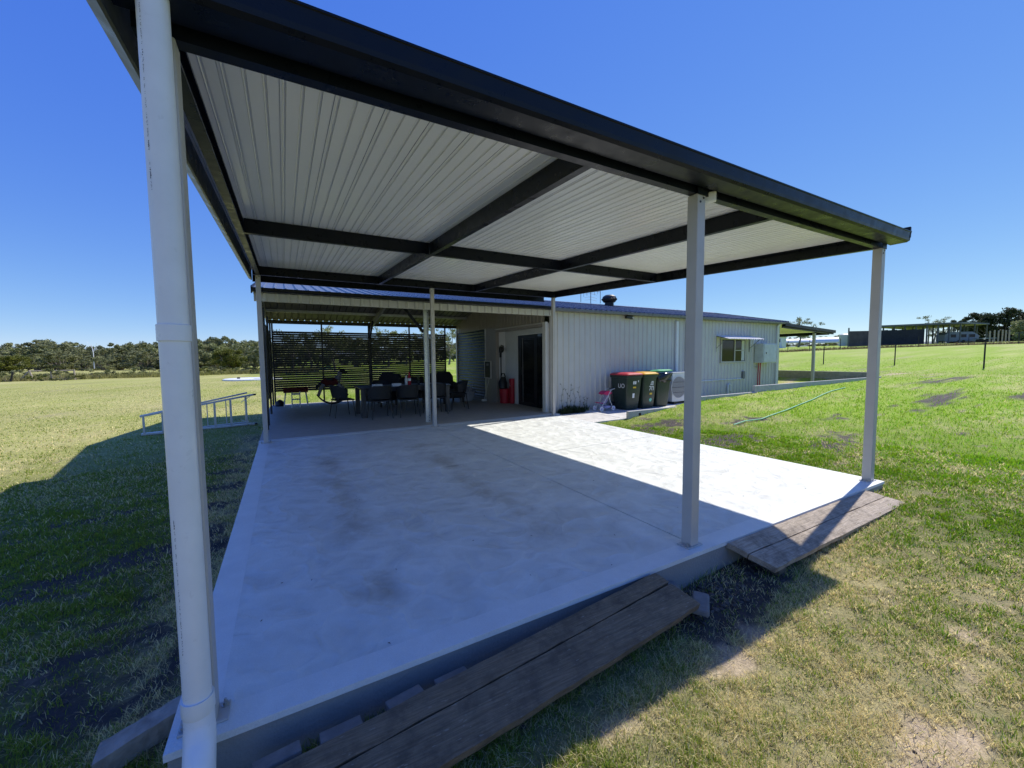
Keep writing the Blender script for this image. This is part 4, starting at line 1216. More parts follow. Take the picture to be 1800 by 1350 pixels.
for (a, b, c) in ((1.42, 1.26, .42), (1.86, 2.12, .40)):
    for sy in (-0.09, 0.09):
        MB().tube([(a, 12.5 + sy, 0.68), ((a + b) / 2 + .01, 12.5 + sy * 1.3, 0.56), (b, 12.5 + sy * 1.5, 0.30)], [0.06, 0.045, 0.035], 10).build("leg", MAT['greyplush'], rh, smooth=True)
for sy in (-0.16, 0.16):
    pts = [(1.69 + 0.62 * math.sin(t), 12.5 + sy, 0.92 - 0.90 * math.cos(t) * 0.98) for t in [(-0.85 + 1.7 * k / 10) for k in range(11)]]
    MB().tube(pts, 0.022, 8).build("rocker", MAT['black'], rh, smooth=True)
MB().tube([(1.36, 12.5, 0.72), (1.24, 12.5, 0.62), (1.20, 12.5, 0.48)], [0.04, 0.05, 0.015], 8).build("tail", MAT['black'], rh, smooth=True)
bb = MB().lathe([(0.12, 0.0), (0.15, 0.04), (0.13, 0.12), (0.07, 0.18), (0.015, 0.21)], (0.16, 12.95, 0.001), 16).build("play_bag", MAT['black'], None, smooth=True)
tag(bb, "small black bag slumped on floor beside kids table", "bag")

# entry corner things
sg = thing("framed_sign", "narrow black sign in pale frame hanging at the wall pier", "sign", (6.40, 10.45, 0.9))
MB().box(6.395, 6.425, 10.20, 10.62, 0.82, 1.36).build("sign_board", MAT['black'], sg)
for (a, b, c, d) in ((10.17, 10.65, 1.36, 1.39), (10.17, 10.65, 0.79, 0.82), (10.17, 10.20, 0.82, 1.36), (10.62, 10.65, 0.82, 1.36)):
    MB().box(6.388, 6.43, a, b, c, d).build("frame", MAT['post'], sg)
MB().box(6.39, 6.394, 10.32, 10.50, 1.22, 1.30).build("chalk_marks", MAT['metalgrey'], sg)
br = thing("broom", "pale broom handle leaning at the wall pier", "broom", (6.3, 10.5, 0))
MB().tube([(6.30, 10.50, 0.07), (6.42, 10.35, 0.78)], 0.012, 8).build("handle", MAT['post'], br)
MB().box(6.20, 6.38, 10.46, 10.54, 0.001, 0.075).build("brush", MAT['board'], br, bevel=0.01)
vc = thing("stick_vacuum", "black stick vacuum hung on the white entry wall", "vacuum", (6.62, 9.84, 1.0))
MB().tube([(6.62, 9.845, 0.75), (6.62, 9.845, 1.62)], 0.018, 10).build("wand", MAT['black'], vc)
MB().lathe([(0.055, 0), (0.06, 0.02), (0.06, 0.16), (0.045, 0.2)], (6.60, 9.80, 1.66), 14).build("dust_bin", MAT['black'], vc, smooth=True)
MB().tube([(6.66, 9.80, 1.68), (6.70, 9.80, 1.76), (6.68, 9.80, 1.88), (6.60, 9.80, 1.90)], 0.02, 8).build("handle", MAT['black'], vc, smooth=True)
MB().box(6.575, 6.64, 9.82, 9.868, 1.5, 1.7).build("dock", MAT['black'], vc, bevel=0.008)
bk = thing("bucket", "tall red plastic tub standing in the entry corner", "tub", (6.62, 9.60, 0))
MB().lathe([(0.15, 0), (0.16, 0.01), (0.185, 0.46), (0.195, 0.47), (0.18, 0.475), (0.17, 0.46), (0.14, 0.03)], (6.62, 9.60, 0.002), 22).build("tub_body", MAT['red'], bk, smooth=True)
bp = thing("backpack", "black backpack and cap heaped on top of the red tub", "bag", (6.70, 9.58, 0.47))
MB().tube([(6.55, 9.60, 0.485), (6.56, 9.62, 0.66), (6.58, 9.63, 0.86)], [0.14, 0.15, 0.08], 12).build("bag_body", MAT['black'], bp, smooth=True)
MB().tube([(6.50, 9.63, 0.88), (6.54, 9.63, 0.97), (6.62, 9.63, 0.97), (6.66, 9.63, 0.86)], 0.02, 8).build("strap", MAT['black'], bp, smooth=True)
rb = thing("red_jacket", "red bag with white lettering standing behind the red tub", "bag", (6.86, 9.30, 0))
MB().box(6.66, 6.785, 9.22, 9.40, 0.003, 0.82).build("bag_body", MAT['red'], rb, bevel=0.03)
lm = text_mesh("L", 0.16, MAT['sticker'], "lettering")
lo = link("lettering", lm, rb, (6.6585, 9.31, 0.62)); lo.rotation_euler = (math.radians(90), 0, math.radians(-90))
wb = thing("shopping_bag", "pale stuffed shopping bag standing before the roller door", "bag", (5.85, 11.0, 0))
mb = MB(); n = 14; vs = []
for r, z in enumerate((0.002, 0.06, 0.18, 0.30, 0.36)):
    for k in range(n):
        a = 2 * math.pi * k / n
        q = (0.19 + 0.03 * r + 0.02 * math.sin(3 * a + r)) 
        e = 0.55
        vs.append((5.85 + q * math.copysign(abs(math.cos(a)) ** e, math.cos(a)) * 1.0, 11.0 + 0.8 * q * math.copysign(abs(math.sin(a)) ** e, math.sin(a)), z + (0.03 * math.sin(2 * a + 1) if r == 4 else 0)))
fs = [(r * n + k, r * n + (k + 1) % n, (r + 1) * n + (k + 1) % n, (r + 1) * n + k) for r in range(4) for k in range(n)] + [tuple(range(n))[::-1]]
mb.add(vs, fs).build("bag_body", MAT['bagwhite'], wb, smooth=True)
mb = MB()
for k in range(9):
    a = k * 0.7
    mb.tube([(5.85 + .12 * math.cos(a), 11 + .1 * math.sin(a), .28), (5.85 + .18 * math.cos(a + .4), 11 + .14 * math.sin(a + .4), .40 + .09 * (k % 3))], [0.06, 0.03], 6)
mb.build("contents", MAT['bagwhite'], wb)
for sx in (-.1, .1):
    MB().tube([(5.85 + sx, 10.86, 0.34), (5.85 + sx, 10.84, 0.46), (5.85 + sx * .3, 10.84, 0.50)], 0.01, 6).build("handle", MAT['bagwhite'], wb)
# ------------------------------------------------------------------ bins
def make_bin(label, lidm, x, y, rot, style):
    t = thing("wheelie_bin", label, "bin", (x, y, 0.0), rot, "wheelie bins along the shed wall")
    bw, bd, tw, td, hb = 0.235, 0.255, 0.285, 0.345, 0.97
    def ring(w, d, z, r, oy):
        pts = []
        for (sx, sy) in ((1, 1), (-1, 1), (-1, -1), (1, -1)):
            for k in range(4):
                a = math.atan2(sy, sx) - math.pi / 4 + (math.pi / 2) * k / 3
                pts.append((sx * (w - r) + r * math.cos(a), sy * (d - r) + r * math.sin(a) + oy, z))
        return pts
    levels = [ring(bw - 0.02, bd - 0.02, 0.004, 0.05, 0), ring(bw, bd, 0.05, 0.05, 0), ring((bw + tw) / 2, (bd + td) / 2, 0.5, 0.05, 0.0), ring(tw - 0.01, td - 0.01, 0.90, 0.04, 0.0),
              ring(tw + 0.012, td + 0.012, 0.905, 0.04, 0), ring(tw + 0.012, td + 0.012, hb, 0.04, 0)]
    n = 16
    vs = [p for L in levels for p in L]
    fs = [(r * n + k, r * n + (k + 1) % n, (r + 1) * n + (k + 1) % n, (r + 1) * n + k) for r in range(len(levels) - 1) for k in range(n)]
    fs += [tuple(range(n))[::-1], tuple(range((len(levels) - 1) * n, len(levels) * n))]
    bo = MB().add(vs, fs).build("bin_body", MAT['bin'], t, smooth=True, local=True)
    tilt = 0.07 if style == 3 else 0.0
    lv = [ring(tw + 0.025, td + 0.02, hb + 0.002, 0.05, -0.01), ring(tw + 0.025, td + 0.02, hb + 0.03, 0.05, -0.01), ring(tw - 0.03, td - 0.04, hb + 0.065, 0.06, 0), ring(tw - 0.14, td - 0.16, hb + 0.078, 0.05, 0)]
    lv = [[(a, b, c + tilt * (0.36 - b) / 0.7) for (a, b, c) in L] for L in lv]
    vs = [p for L in lv for p in L]
    fs = [(r * n + k, r * n + (k + 1) % n, (r + 1) * n + (k + 1) % n, (r + 1) * n + k) for r in range(3) for k in range(n)] + [tuple(range(n))[::-1], tuple(range(3 * n, 4 * n))]
    lid = MB().add(vs, fs).build("lid", lidm, t, smooth=True, local=True)
    MB().tube([(-0.2, td + 0.06, hb + 0.02), (0.2, td + 0.06, hb + 0.02)], 0.016, 8).build("handle", MAT['bin'], t, local=True)
    for sx in (-0.18, 0.18):
        MB().box(sx - 0.012, sx + 0.012, td, td + 0.065, hb - 0.02, hb + 0.02).build("handle_bracket", MAT['bin'], t, local=True)
    for sx in (-1, 1):
        MB().lathe([(0.03, -0.022), (0.095, -0.022), (0.1, -0.012), (0.1, 0.012), (0.095, 0.022), (0.03, 0.022)], (sx * 0.255, bd + 0.02, 0.1), 18, 'x').build("wheel", MAT['black'], t, local=True, smooth=True)
    MB().tube([(-0.25, bd + 0.02, 0.1), (0.25, bd + 0.02, 0.1)], 0.012, 8).build("axle", MAT['metalgrey'], t, local=True)
    def fy(z):   # front face
        return -(bd + (td - 0.01 - bd) * (z - 0.05) / 0.85) - 0.0022
    def front(me_, nm, cx, z, par=bo):
        o = link(nm, me_, par, (cx, fy(z), z), local=True)
        o.rotation_euler = (math.radians(90 + 6.0), 0, 0)
        return o
    def card(w, h, m):
        q = MB().box(-w / 2, w / 2, -h / 2, h / 2, 0, 0.0012).mesh("sticker"); q.materials.append(m)
        return q
    if style == 1:
        front(card(0.05, 0.085, MAT['sticker']), "sticker", 0.0 - .02, 0.76); front(card(0.05, 0.085, MAT['sticker']), "sticker", 0.045, 0.762)
        front(card(0.03, 0.05, MAT['sticker']), "sticker", 0.15, 0.80)
        front(card(0.11, 0.045, MAT['yellow']), "sticker", 0.02, 0.63)
        front(card(0.075, 0.13, MAT['sticker']), "sticker", 0.0, 0.40)
        s = link("lettering", text_mesh("UO", 0.17, MAT['sticker'], "lettering"), bo, (-(bw + (tw - bw) * 0.7) - 0.002, -0.10, 0.67), local=True)
        s.rotation_euler = (math.radians(90), 0, math.radians(-90))
        s.rotation_euler[1] = 0
    if style == 2:
        for k in range(3):
            front(card(0.09 + 0.03 * k if k < 2 else 0.13, 0.022, MAT['sticker']), "sticker", 0.09 - .01 * k, 0.77 - 0.04 * k)
        front(text_mesh("70", 0.22, MAT['sticker'], "house_number"), "house_number", 0.06, 0.56)
        front(card(0.10, 0.05, MAT['yellow']), "sticker", 0.055, 0.42)
        cm = MB().lathe([(0.055, 0), (0.055, 0.0012)], (0, 0, 0), 20).mesh("sticker"); cm.materials.append(MAT['teal'])
        front(cm, "sticker", 0.06, 0.24)
        # three chasing arrows
        ar = MB()
        for k in range(3):
            a0 = math.radians(90 + 120 * k)
            for (aa, bb_, w) in ((a0 + 0.25, a0 + 1.35, 0.008), (a0 + 1.35, a0 + 1.75, 0.016)):
                p_ = [(0.033 * math.cos(aa), 0.033 * math.sin(aa)), (0.033 * math.cos(bb_), 0.033 * math.sin(bb_))]
                ar.beam((*p_[0], 0.0018), (*p_[1], 0.0018), w, 0.0008)
        am = ar.mesh("recycling_symbol"); am.materials.append(MAT['sticker'])
        front(am, "recycling_symbol", 0.06, 0.24)
    if style == 3:
        mb = MB(); rows = 6; nn = 13; vs = []
        for r in range(rows):
            z = hb + 0.03 - 0.26 * r / (rows - 1)
            for k in range(nn):
                f = -1 + 2 * k / (nn - 1)
                w = (tw + 0.05) * (1.0 - 0.28 * r / (rows - 1))
                vs.append((f * w, -(td + 0.035 + 0.03 * math.sin(3 * f + r) - 0.02 * r / rows - .05 * f * f), z - 0.03 * math.cos(5 * f) * (r / rows)))
        fs = [(r * nn + k, r * nn + k + 1, (r + 1) * nn + k + 1, (r + 1) * nn + k) for r in range(rows - 1) for k in range(nn - 1)]
        li = mb.add(vs, fs).build("bin_liner", MAT['liner'], t, smooth=True, local=True)
        so_ = li.modifiers.new("solid", 'SOLIDIFY'); so_.thickness = 0.012
    return t
make_bin("dark green wheelie bin with red lid beside the toy stroller", MAT['redlid'], 8.80, 6.36, math.radians(-1), 1)
make_bin("dark green wheelie bin with yellow lid and number 70", MAT['yellowlid'], 9.42, 6.36, math.radians(2), 2)
make_bin("dark green wheelie bin with pale green lid and black liner", MAT['greenlid'], 10.10, 6.42, math.radians(-3), 3)

# ------------------------------------------------------------------ air conditioner
ac = thing("air_conditioner", "white outdoor air conditioner unit beside bins on shed wall", "air conditioner", (11.2, 6.5, 0))
MB().box(10.76, 11.66, 6.36, 6.70, 0.07, 0.97).build("casing", MAT['ac'], ac, bevel=0.015)
MB().box(10.74, 11.68, 6.34, 6.72, 0.971, 0.99).build("top_cover", MAT['ac'], ac, bevel=0.008)
MB().lathe([(0.345, -0.006), (0.355, -0.016), (0.335, -0.016), (0.33, -0.004)], (11.05, 6.36, 0.52), 32, 'y', False).build("fan_ring", MAT['ac'], ac, smooth=True)
MB().lathe([(0.332, -0.0045), (0.332, -0.002)], (11.05, 6.36, 0.52), 32, 'y').build("fan_opening", MAT['grille'], ac)
for k in range(-9, 10):
    xx = 11.05 + k * 0.035
    hh = math.sqrt(max(0.002, 0.33 ** 2 - (k * 0.035) ** 2))
    MB().box(xx - 0.0035, xx + 0.0035, 6.341, 6.352, 0.52 - hh, 0.52 + hh).build("grille_bar", MAT['ac'], ac)
for zz in (0.36, 0.52, 0.68):
    hh = math.sqrt(0.33 ** 2 - (zz - 0.52) ** 2)
    MB().box(11.05 - hh, 11.05 + hh, 6.3405, 6.3525, zz - 0.005, zz + 0.005).build("grille_bar", MAT['grille'], ac)
for xx in (10.88, 11.5):
    MB().box(xx - 0.05, xx + 0.05, 6.34, 6.72, 0.0, 0.069).build("foot", MAT['black'], ac)

# ------------------------------------------------------------------ toy stroller
st = thing("toy_stroller", "pink doll stroller with lilac seat parked beside the red lidded bin", "stroller", (8.05, 6.42, 0))
for (a, b) in ((7.84, 6.30), (7.84, 6.58), (8.27, 6.30), (8.27, 6.58)):
    w_ = MB().lathe([(0.02, -0.014), (0.058, -0.016), (0.066, -0.008), (0.066, 0.008), (0.058, 0.016), (0.02, 0.014)], (a, b, 0.066), 18, 'y').build("wheel", MAT['tubewhite'], st, smooth=True)
    MB().lathe([(0.012, -0.02), (0.03, -0.018), (0.03, 0.018), (0.012, 0.02)], (a, b, 0.066), 12, 'y').build("hub", MAT['lilac'], w_)
for b in (6.33, 6.55):
    MB().tube([(7.84, b, 0.07), (8.05, b, 0.36), (8.22, b, 0.58), (8.34, b, 0.60)], 0.009, 8).build("frame_tube", MAT['tubewhite'], st, smooth=True)
    MB().tube([(8.27, b, 0.07), (8.16, b, 0.30), (8.10, b, 0.44)], 0.009, 8).build("frame_tube", MAT['tubewhite'], st, smooth=True)
MB().tube([(8.34, 6.33, 0.60), (8.36, 6.36, 0.60), (8.36, 6.52, 0.60), (8.34, 6.55, 0.60)], 0.011, 8).build("handle", MAT['black'], st, smooth=True)
MB().sheet([(7.93, 0.19), (7.96, 0.20), (8.04, 0.21), (8.10, 0.30), (8.16, 0.46)], lambda a, b: (a, 6.335, b), lambda a, b: (a, 6.545, b)).build("seat", MAT['lilac'], st)
MB().box(7.98, 8.22, 6.345, 6.535, 0.075, 0.13).build("basket", MAT['lilac'], st, bevel=0.01)
cn = []
for k in range(7):
    a = math.radians(20 + 22 * k)
    cn.append((8.10 + 0.17 * math.cos(a) * -1.0, 0.42 + 0.13 * math.sin(a)))
MB().sheet(cn, lambda a, b: (a, 6.33, b), lambda a, b: (a, 6.55, b)).build("canopy", MAT['pink'], st, smooth=True)
for b in (6.33, 6.55):
    MB().add([(x_, b, z_) for x_, z_ in cn] + [(8.10, b, 0.42)], [(k, k + 1, 7) for k in range(6)]).build("canopy_side", MAT['pink'], st)
MB().tube([(7.80, 6.34, 0.24), (7.80, 6.54, 0.24)], 0.009, 6).build("footrest", MAT['pink'], st)
MB().tube([(7.80, 6.34, 0.24), (7.95, 6.34, 0.20)], 0.008, 6).build("footrest_arm", MAT['pink'], st)
MB().tube([(7.80, 6.54, 0.24), (7.95, 6.54, 0.20)], 0.008, 6).build("footrest_arm", MAT['pink'], st)

# ------------------------------------------------------------------ weeds at the wall
def weed(label, x0, x1, y0, y1, nleaf, nst, hmax, name="weed_clump"):
    t = thing(name, label, "weeds", ((x0 + x1) / 2, (y0 + y1) / 2, 0))
    mb = MB()
    for k in range(nleaf):
        x = random.uniform(x0, x1); y = random.uniform(y0, y1)
        f = 1 - abs((x - (x0 + x1) / 2) / ((x1 - x0) / 2)) ** 2 * 0.6
        h = random.uniform(0.05, 0.22) * f
        a = random.uniform(0, 6.28); l = random.uniform(0.02, 0.10)
        w = random.uniform(0.004, 0.009)
        c, s = math.cos(a), math.sin(a)
        mb.add([(x - s * w, y + c * w, -.01), (x + s * w, y - c * w, -.01), (x + c * l * .5 + s * w, y + s * l * .5 - c * w, h * .7), (x + c * l * .5 - s * w, y + s * l * .5 + c * w, h * .7), (x + c * l, y + s * l, h)], [(0, 1, 2, 3), (3, 2, 4)])
    mb.build("leaves", MAT['weed'], t)
    for k in range(nst):
        x = random.uniform(x0 + .1, x1 - .1); y = random.uniform(y0, y1)
        h = random.uniform(0.4, 1) * hmax
        q = [(x, y, 0)]
        for j in range(1, 6):
            q.append((x + 0.03 * math.sin(j * 1.7 + k) * j / 3, y + 0.01 * j, h * j / 5))
        sm = MB().tube(q, [0.006, 0.005, 0.005, 0.004, 0.003, 0.002], 5)
        for j in range(1, 6):
            for e in range(3):
                a = random.uniform(0, 6.28); l = random.uniform(0.03, 0.08)
                b = Vector(q[j])
                sm.beam(b, b + Vector((l * math.cos(a), l * .6 * math.sin(a), random.uniform(.01, .06))), 0.010, 0.002)
        sm.build("stalk", MAT['weed'], t)
    return t
weed("weeds growing along the foot of the cream shed wall", 6.72, 7.50, 6.55, 6.82, 620, 5, 0.85)
weed("single tall thistle by the wall beside the toy stroller", 7.52, 7.72, 6.62, 6.80, 60, 2, 0.55, "thistle")

# ------------------------------------------------------------------ garden hose
hp = [(8.55, 3.02), (9.0, 3.05), (9.6, 3.03), (10.1, 3.10), (11.0, 3.22), (12.0, 3.38), (13.1, 3.58), (14.2, 3.80), (15.2, 4.0), (16.5, 4.15)]
ho = MB().tube([(a, b, float(height(a, b)) + 0.028 + 0.006 * math.sin(i * 2)) for i, (a, b) in enumerate(hp)], 0.013, 8).build("garden_hose", MAT['hose'], None, smooth=True)
tag(ho, "pale green garden hose trailing across the side lawn", "hose")

# ------------------------------------------------------------------ stepladder lying on its side
ld = thing("stepladder", "white aluminium stepladder lying on its side on the shaded grass", "ladder", (-1.3, 10.5, -0.24))
A = Vector((-2.62, 10.24, 0)); B = Vector((-0.42, 10.70, 0)); ax = (B - A).normalized(); sd = Vector((-ax.y, ax.x, 0))
def gz(p):
    return float(height(p.x, p.y)) + 0.035
def LP(s, hgt, off):
    p = A + ax * s + sd * off
    return Vector((p.x, p.y, gz(p) + hgt))
LL = (B - A).length
def top(s):
    return 0.42 + 0.36 * s / LL
MB().beam(LP(0, 0, 0), LP(LL, 0, 0), 0.04, 0.085, sd).build("rail", MAT['alu'], ld)
MB().beam(LP(0, top(0), 0), LP(LL, top(LL), 0), 0.04, 0.085, sd).build("rail", MAT['alu'], ld)
for k in range(7):
    s = 0.06 + k * 0.335
    MB().beam(LP(s, 0.025, 0), LP(s, top(s) - 0.025, 0), 0.04, 0.11, sd).build("tread", MAT['alu'], ld)
MB().beam(LP(0.02, 0, 0.06), LP(LL - 0.1, 0.02, 0.28), 0.035, 0.06, sd).build("rear_rail", MAT['alu'], ld)
MB().beam(LP(0.02, top(0), 0.06), LP(LL - 0.1, top(LL) + .04, 0.28), 0.035, 0.06, sd).build("rear_rail", MAT['alu'], ld)
for k in range(1, 5):
    s = 0.06 + k * 0.40
    MB().beam(LP(s, 0.02, 0.06 + 0.22 * s / LL), LP(s, top(s), 0.06 + 0.22 * s / LL), 0.02, 0.035, sd).build("rear_brace", MAT['alu'], ld)
for h_ in (0.0, 1.0):
    s = LL - 0.28
    MB().beam(LP(s, h_ * top(s) + (0.12 if h_ == 0 else -0.14), 0), LP(LL - 0.02, h_ * top(LL), 0), 0.012, 0.03, sd).build("foot_brace", MAT['alu'], ld)
    MB().beam(LP(LL - .01, h_ * top(LL), 0), LP(LL + .06, h_ * top(LL), 0), 0.04, 0.07, sd).build("rubber_foot", MAT['black'], ld)

# ------------------------------------------------------------------ ramp planks, pavers, gravel, old sleeper
def plank_mesh(i0, i1, o0, o1, th, seed, nseg=22):
    """top face between inner edge i0->i1 and outer edge o0->o1, rough sawn edges"""
    i0, i1, o0, o1 = map(Vector, (i0, i1, o0, o1))
    rr = random.Random(seed)
    nrm = (i1 - i0).cross(o0 - i0); nrm.normalize()
    if nrm.z < 0:
        nrm = -nrm
    rows = []
    wv = 4
    w1 = [rr.uniform(-1, 1) for _ in range(nseg + 1)]; w2 = [rr.uniform(-1, 1) for _ in range(nseg + 1)]
    for k in range(nseg + 1):
        f = k / nseg
        a = i0.lerp(i1, f); b = o0.lerp(o1, f); d = (b - a).normalized()
        a = a + d * 0.0025 * w1[k]; b = b + d * 0.0035 * w2[k]
        rows.append([a.lerp(b, j / wv) + nrm * ((-0.004 if j in (0, wv) else 0) + rr.uniform(-.0012, .0012)) for j in range(wv + 1)])
    vs = []; m = wv + 1
    for r in rows:
        vs += r
    nb = len(vs)
    for r in rows:
        vs += [p - nrm * th for p in r]
    fs = []
    for k in range(nseg):
        for j in range(wv):
            a = k * m + j
            fs.append((a, a + 1, a + 1 + m, a + m)); fs.append((nb + a + m, nb + a + 1 + m, nb + a + 1, nb + a))
        for j in (0, wv):
            a = k * m + j; fs.append((a, a + m, nb + a + m, nb + a))
    for k in (0, nseg):
        for j in range(wv):
            a = k * m + j; fs.append((a, a + 1, nb + a + 1, nb + a))
    return MB().add(vs, fs)
rampA = thing("timber_ramp", "sunlit pair of weathered planks laid as a ramp against the slab", "ramp", (4.7, -0.28, -0.1))
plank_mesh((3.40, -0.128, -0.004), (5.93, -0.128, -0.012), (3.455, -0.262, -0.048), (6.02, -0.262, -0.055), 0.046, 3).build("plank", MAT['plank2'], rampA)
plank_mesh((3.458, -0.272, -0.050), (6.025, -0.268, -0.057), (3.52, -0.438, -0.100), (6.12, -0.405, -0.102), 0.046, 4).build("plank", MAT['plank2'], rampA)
for sx in (3.7, 4.8, 5.85):
    MB().box(sx - 0.05, sx + 0.05, -0.39, -0.15, -0.26, -0.135).build("bearer", MAT['plank'], rampA)
rampB = thing("timber_ramp", "dark shaded pair of weathered planks laid as a ramp against the slab", "ramp", (1.4, -0.4, -0.1))
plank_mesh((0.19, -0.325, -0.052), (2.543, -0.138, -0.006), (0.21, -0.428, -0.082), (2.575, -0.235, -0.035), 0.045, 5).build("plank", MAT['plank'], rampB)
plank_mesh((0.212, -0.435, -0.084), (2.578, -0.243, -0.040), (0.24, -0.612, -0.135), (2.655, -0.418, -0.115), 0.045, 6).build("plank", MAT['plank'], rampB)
for f in (0.1, 0.55, 0.93):
    cx_ = 0.25 + 2.3 * f; cy_ = -0.47 + 0.19 * f
    MB().box(cx_ - 0.06, cx_ + 0.06, cy_ - 0.03, cy_ + 0.11, -0.32, -0.165).build("bearer", MAT['plank'], rampB)
pv = [(0.26, -0.235, 6, "grey paver wedged at the dark ramp end by the downpipe"), (0.50, -0.222, 3, "grey paver wedged between slab and dark ramp, next from the downpipe"), (0.78, -0.205, 8, "broken grey paver wedged midway between slab and dark ramp"), (1.02, -0.19, 4, "small grey paver wedged where dark ramp nears the slab")]
for i, (x, y, a, lab) in enumerate(pv):
    q = MB().box(-0.085, 0.085, -0.035, 0.035, -0.07, 0.0).build("paver", MAT['paver'], None, bevel=0.006, loc=(x, y, -0.085 - 0.01 * (i % 2)))
    q.rotation_euler = (math.radians(-8), 0, math.radians(a)); tag(q, lab, "paver", "loose pavers under the ramps")
for (x, y, z, a, lab) in ((2.66, -0.20, -0.13, 60, "grey paver poking out below the inner plank end of dark ramp"), (2.76, -0.345, -0.165, 35, "pale rounded paver lying at the end of dark ramp beside gravel")):
    q = MB().box(-0.11, 0.11, -0.055, 0.055, -0.05, 0.0).build("paver", MAT['paver'], None, bevel=0.014, loc=(x, y, z))
    q.rotation_euler = (0.03, -0.02, math.radians(a)); tag(q, lab, "paver", "loose pavers under the ramps")

ico = bmesh.new(); bmesh.ops.create_icosphere(ico, subdivisions=1, radius=1.0)
iv = np.array([v.co[:] for v in ico.verts]); iff = [[v.index for v in f.verts] for f in ico.faces]; ico.free()
mb = MB()
for k in range(520):
    x = rng.uniform(2.62, 3.9); y = -0.13 - abs(rng.normal(0, 0.16))
    s = rng.uniform(0.006, 0.020) * (1.15 if x < 3.3 else .8)
    sc3 = np.array([rng.uniform(.7, 1.4), rng.uniform(.7, 1.3), rng.uniform(.5, .9)]) * s
    a = rng.uniform(0, 6.28); c, s_ = math.cos(a), math.sin(a)
    P = iv * sc3 * rng.uniform(0.75, 1.2, (len(iv), 1))
    P = P @ np.array([[c, s_, 0], [-s_, c, 0], [0, 0, 1]])
    z = float(height(x, y)) + s * 0.25
    mb.add(P + np.array([x, y, z]), iff)
gv = stuff(mb.build("gravel", MAT['stone'])); gv["label"] = "dark loose gravel and clods beside the slab between the ramps"; gv["category"] = "gravel"
# stones and clods scattered on worn lawn
mb = MB()
xs_, ys_, rs_ = lawn_points(1500, 1.0, 9, 0.5)
b_, s__, t_ = masks(xs_, ys_)
for x, y, b1, s1 in zip(xs_, ys_, b_, s__):
    if rng.random() < 0.05 + 0.8 * max(b1, s1):
        s = rng.uniform(0.004, 0.013)
        P = iv * np.array([rng.uniform(.7, 1.4), rng.uniform(.7, 1.3), rng.uniform(.4, .8)]) * s
        mb.add(P + np.array([x, y, float(height(x, y)) + s * .2]), iff)
gv = stuff(mb.build("clods", MAT['stone'])); gv["label"] = "small stones and clods scattered on the bare lawn patches"; gv["category"] = "stones"
# leaf litter flecks on the slab
mb = MB()
for k in range(85):
    x = rng.uniform(0.1, 6.2); y = abs(rng.normal(0, 2.2)) + 0.0
    if y > 6.2:
        continue
    a = rng.uniform(0, 6.28); l = rng.uniform(0.004, 0.012); w = l * rng.uniform(.2, .5); c, s_ = math.cos(a), math.sin(a)
    mb.add([(x - c * l, y - s_ * l, 0.002), (x + s_ * w, y - c * w, 0.005), (x + c * l, y + s_ * l, 0.003), (x - s_ * w, y + c * w, 0.006)], [(0, 1, 2, 3)])
lf = stuff(mb.build("leaf_litter", MAT['soilmat'])); lf["label"] = "tiny dark leaf flecks scattered over the slab"; lf["category"] = "leaves"

osl = thing("old_sleeper", "rough grey timber offcut lying against the slab corner by downpipe", "timber", (-0.3, 0.27, -0.2))
lg = plank_mesh((-0.145, 0.375, -0.105), (-0.40, 0.245, -0.115), (-0.135, 0.285, -0.115), (-0.395, 0.14, -0.12), 0.10, 9, 10).build("log", MAT['oldwood'], osl)

# ------------------------------------------------------------------ left yard: concrete lid, fence
tk = thing("septic_lid", "round pale concrete tank lid with grey riser on the mown field", "tank lid", (-2.2, 41, -0.4))
zl = float(height(-2.2, 41.5))
MB().lathe([(2.3, -0.1), (2.3, 0.12), (2.2, 0.15)], (-2.2, 41.5, zl), 36).build("lid_slab", MAT['polytunnel'], tk)
MB().box(-1.65, -0.7, 40.6, 41.4, zl + 0.15, zl + 0.75).build("riser_box", MAT['metalgrey'], tk, bevel=0.02)
MB().lathe([(0.12, 0.15), (0.12, 0.28)], (-3.3, 41.2, zl), 10).build("inspection_cap", MAT['black'], tk)
of = thing("timber_fence", "old leaning timber post and rail fence in the scrub", "fence", (-20, 44, -.5))
fp = [at(18, 668, 44), at(60, 663, 46), at(90, 663, 47), at(131, 660, 48)]
tops = []
for i, q in enumerate(fp):
    z = float(height(q[0], q[1]))
    hgt = (1.1, 1.25, 1.25, 1.2)[i]
    le = (0.25, -0.35, 0, 0)[i]
    MB().tube([(q[0], q[1], z - .2), (q[0] + le, q[1], z + hgt)], [0.10, 0.08], 7).build("post", MAT['oldwood' if i else 'picket'], of)
    tops.append((q[0] + le, q[1], z + hgt - .1))
MB().tube([tops[1], tops[2]], 0.06, 6).build("rail", MAT['oldwood'], of)
MB().tube([tops[2], tops[3]], 0.06, 6).build("rail", MAT['oldwood'], of)
MB().tube([(tops[1][0] - .9, tops[1][1], tops[1][2] - 1.2), tops[1]], 0.07, 6).build("brace", MAT['oldwood'], of)

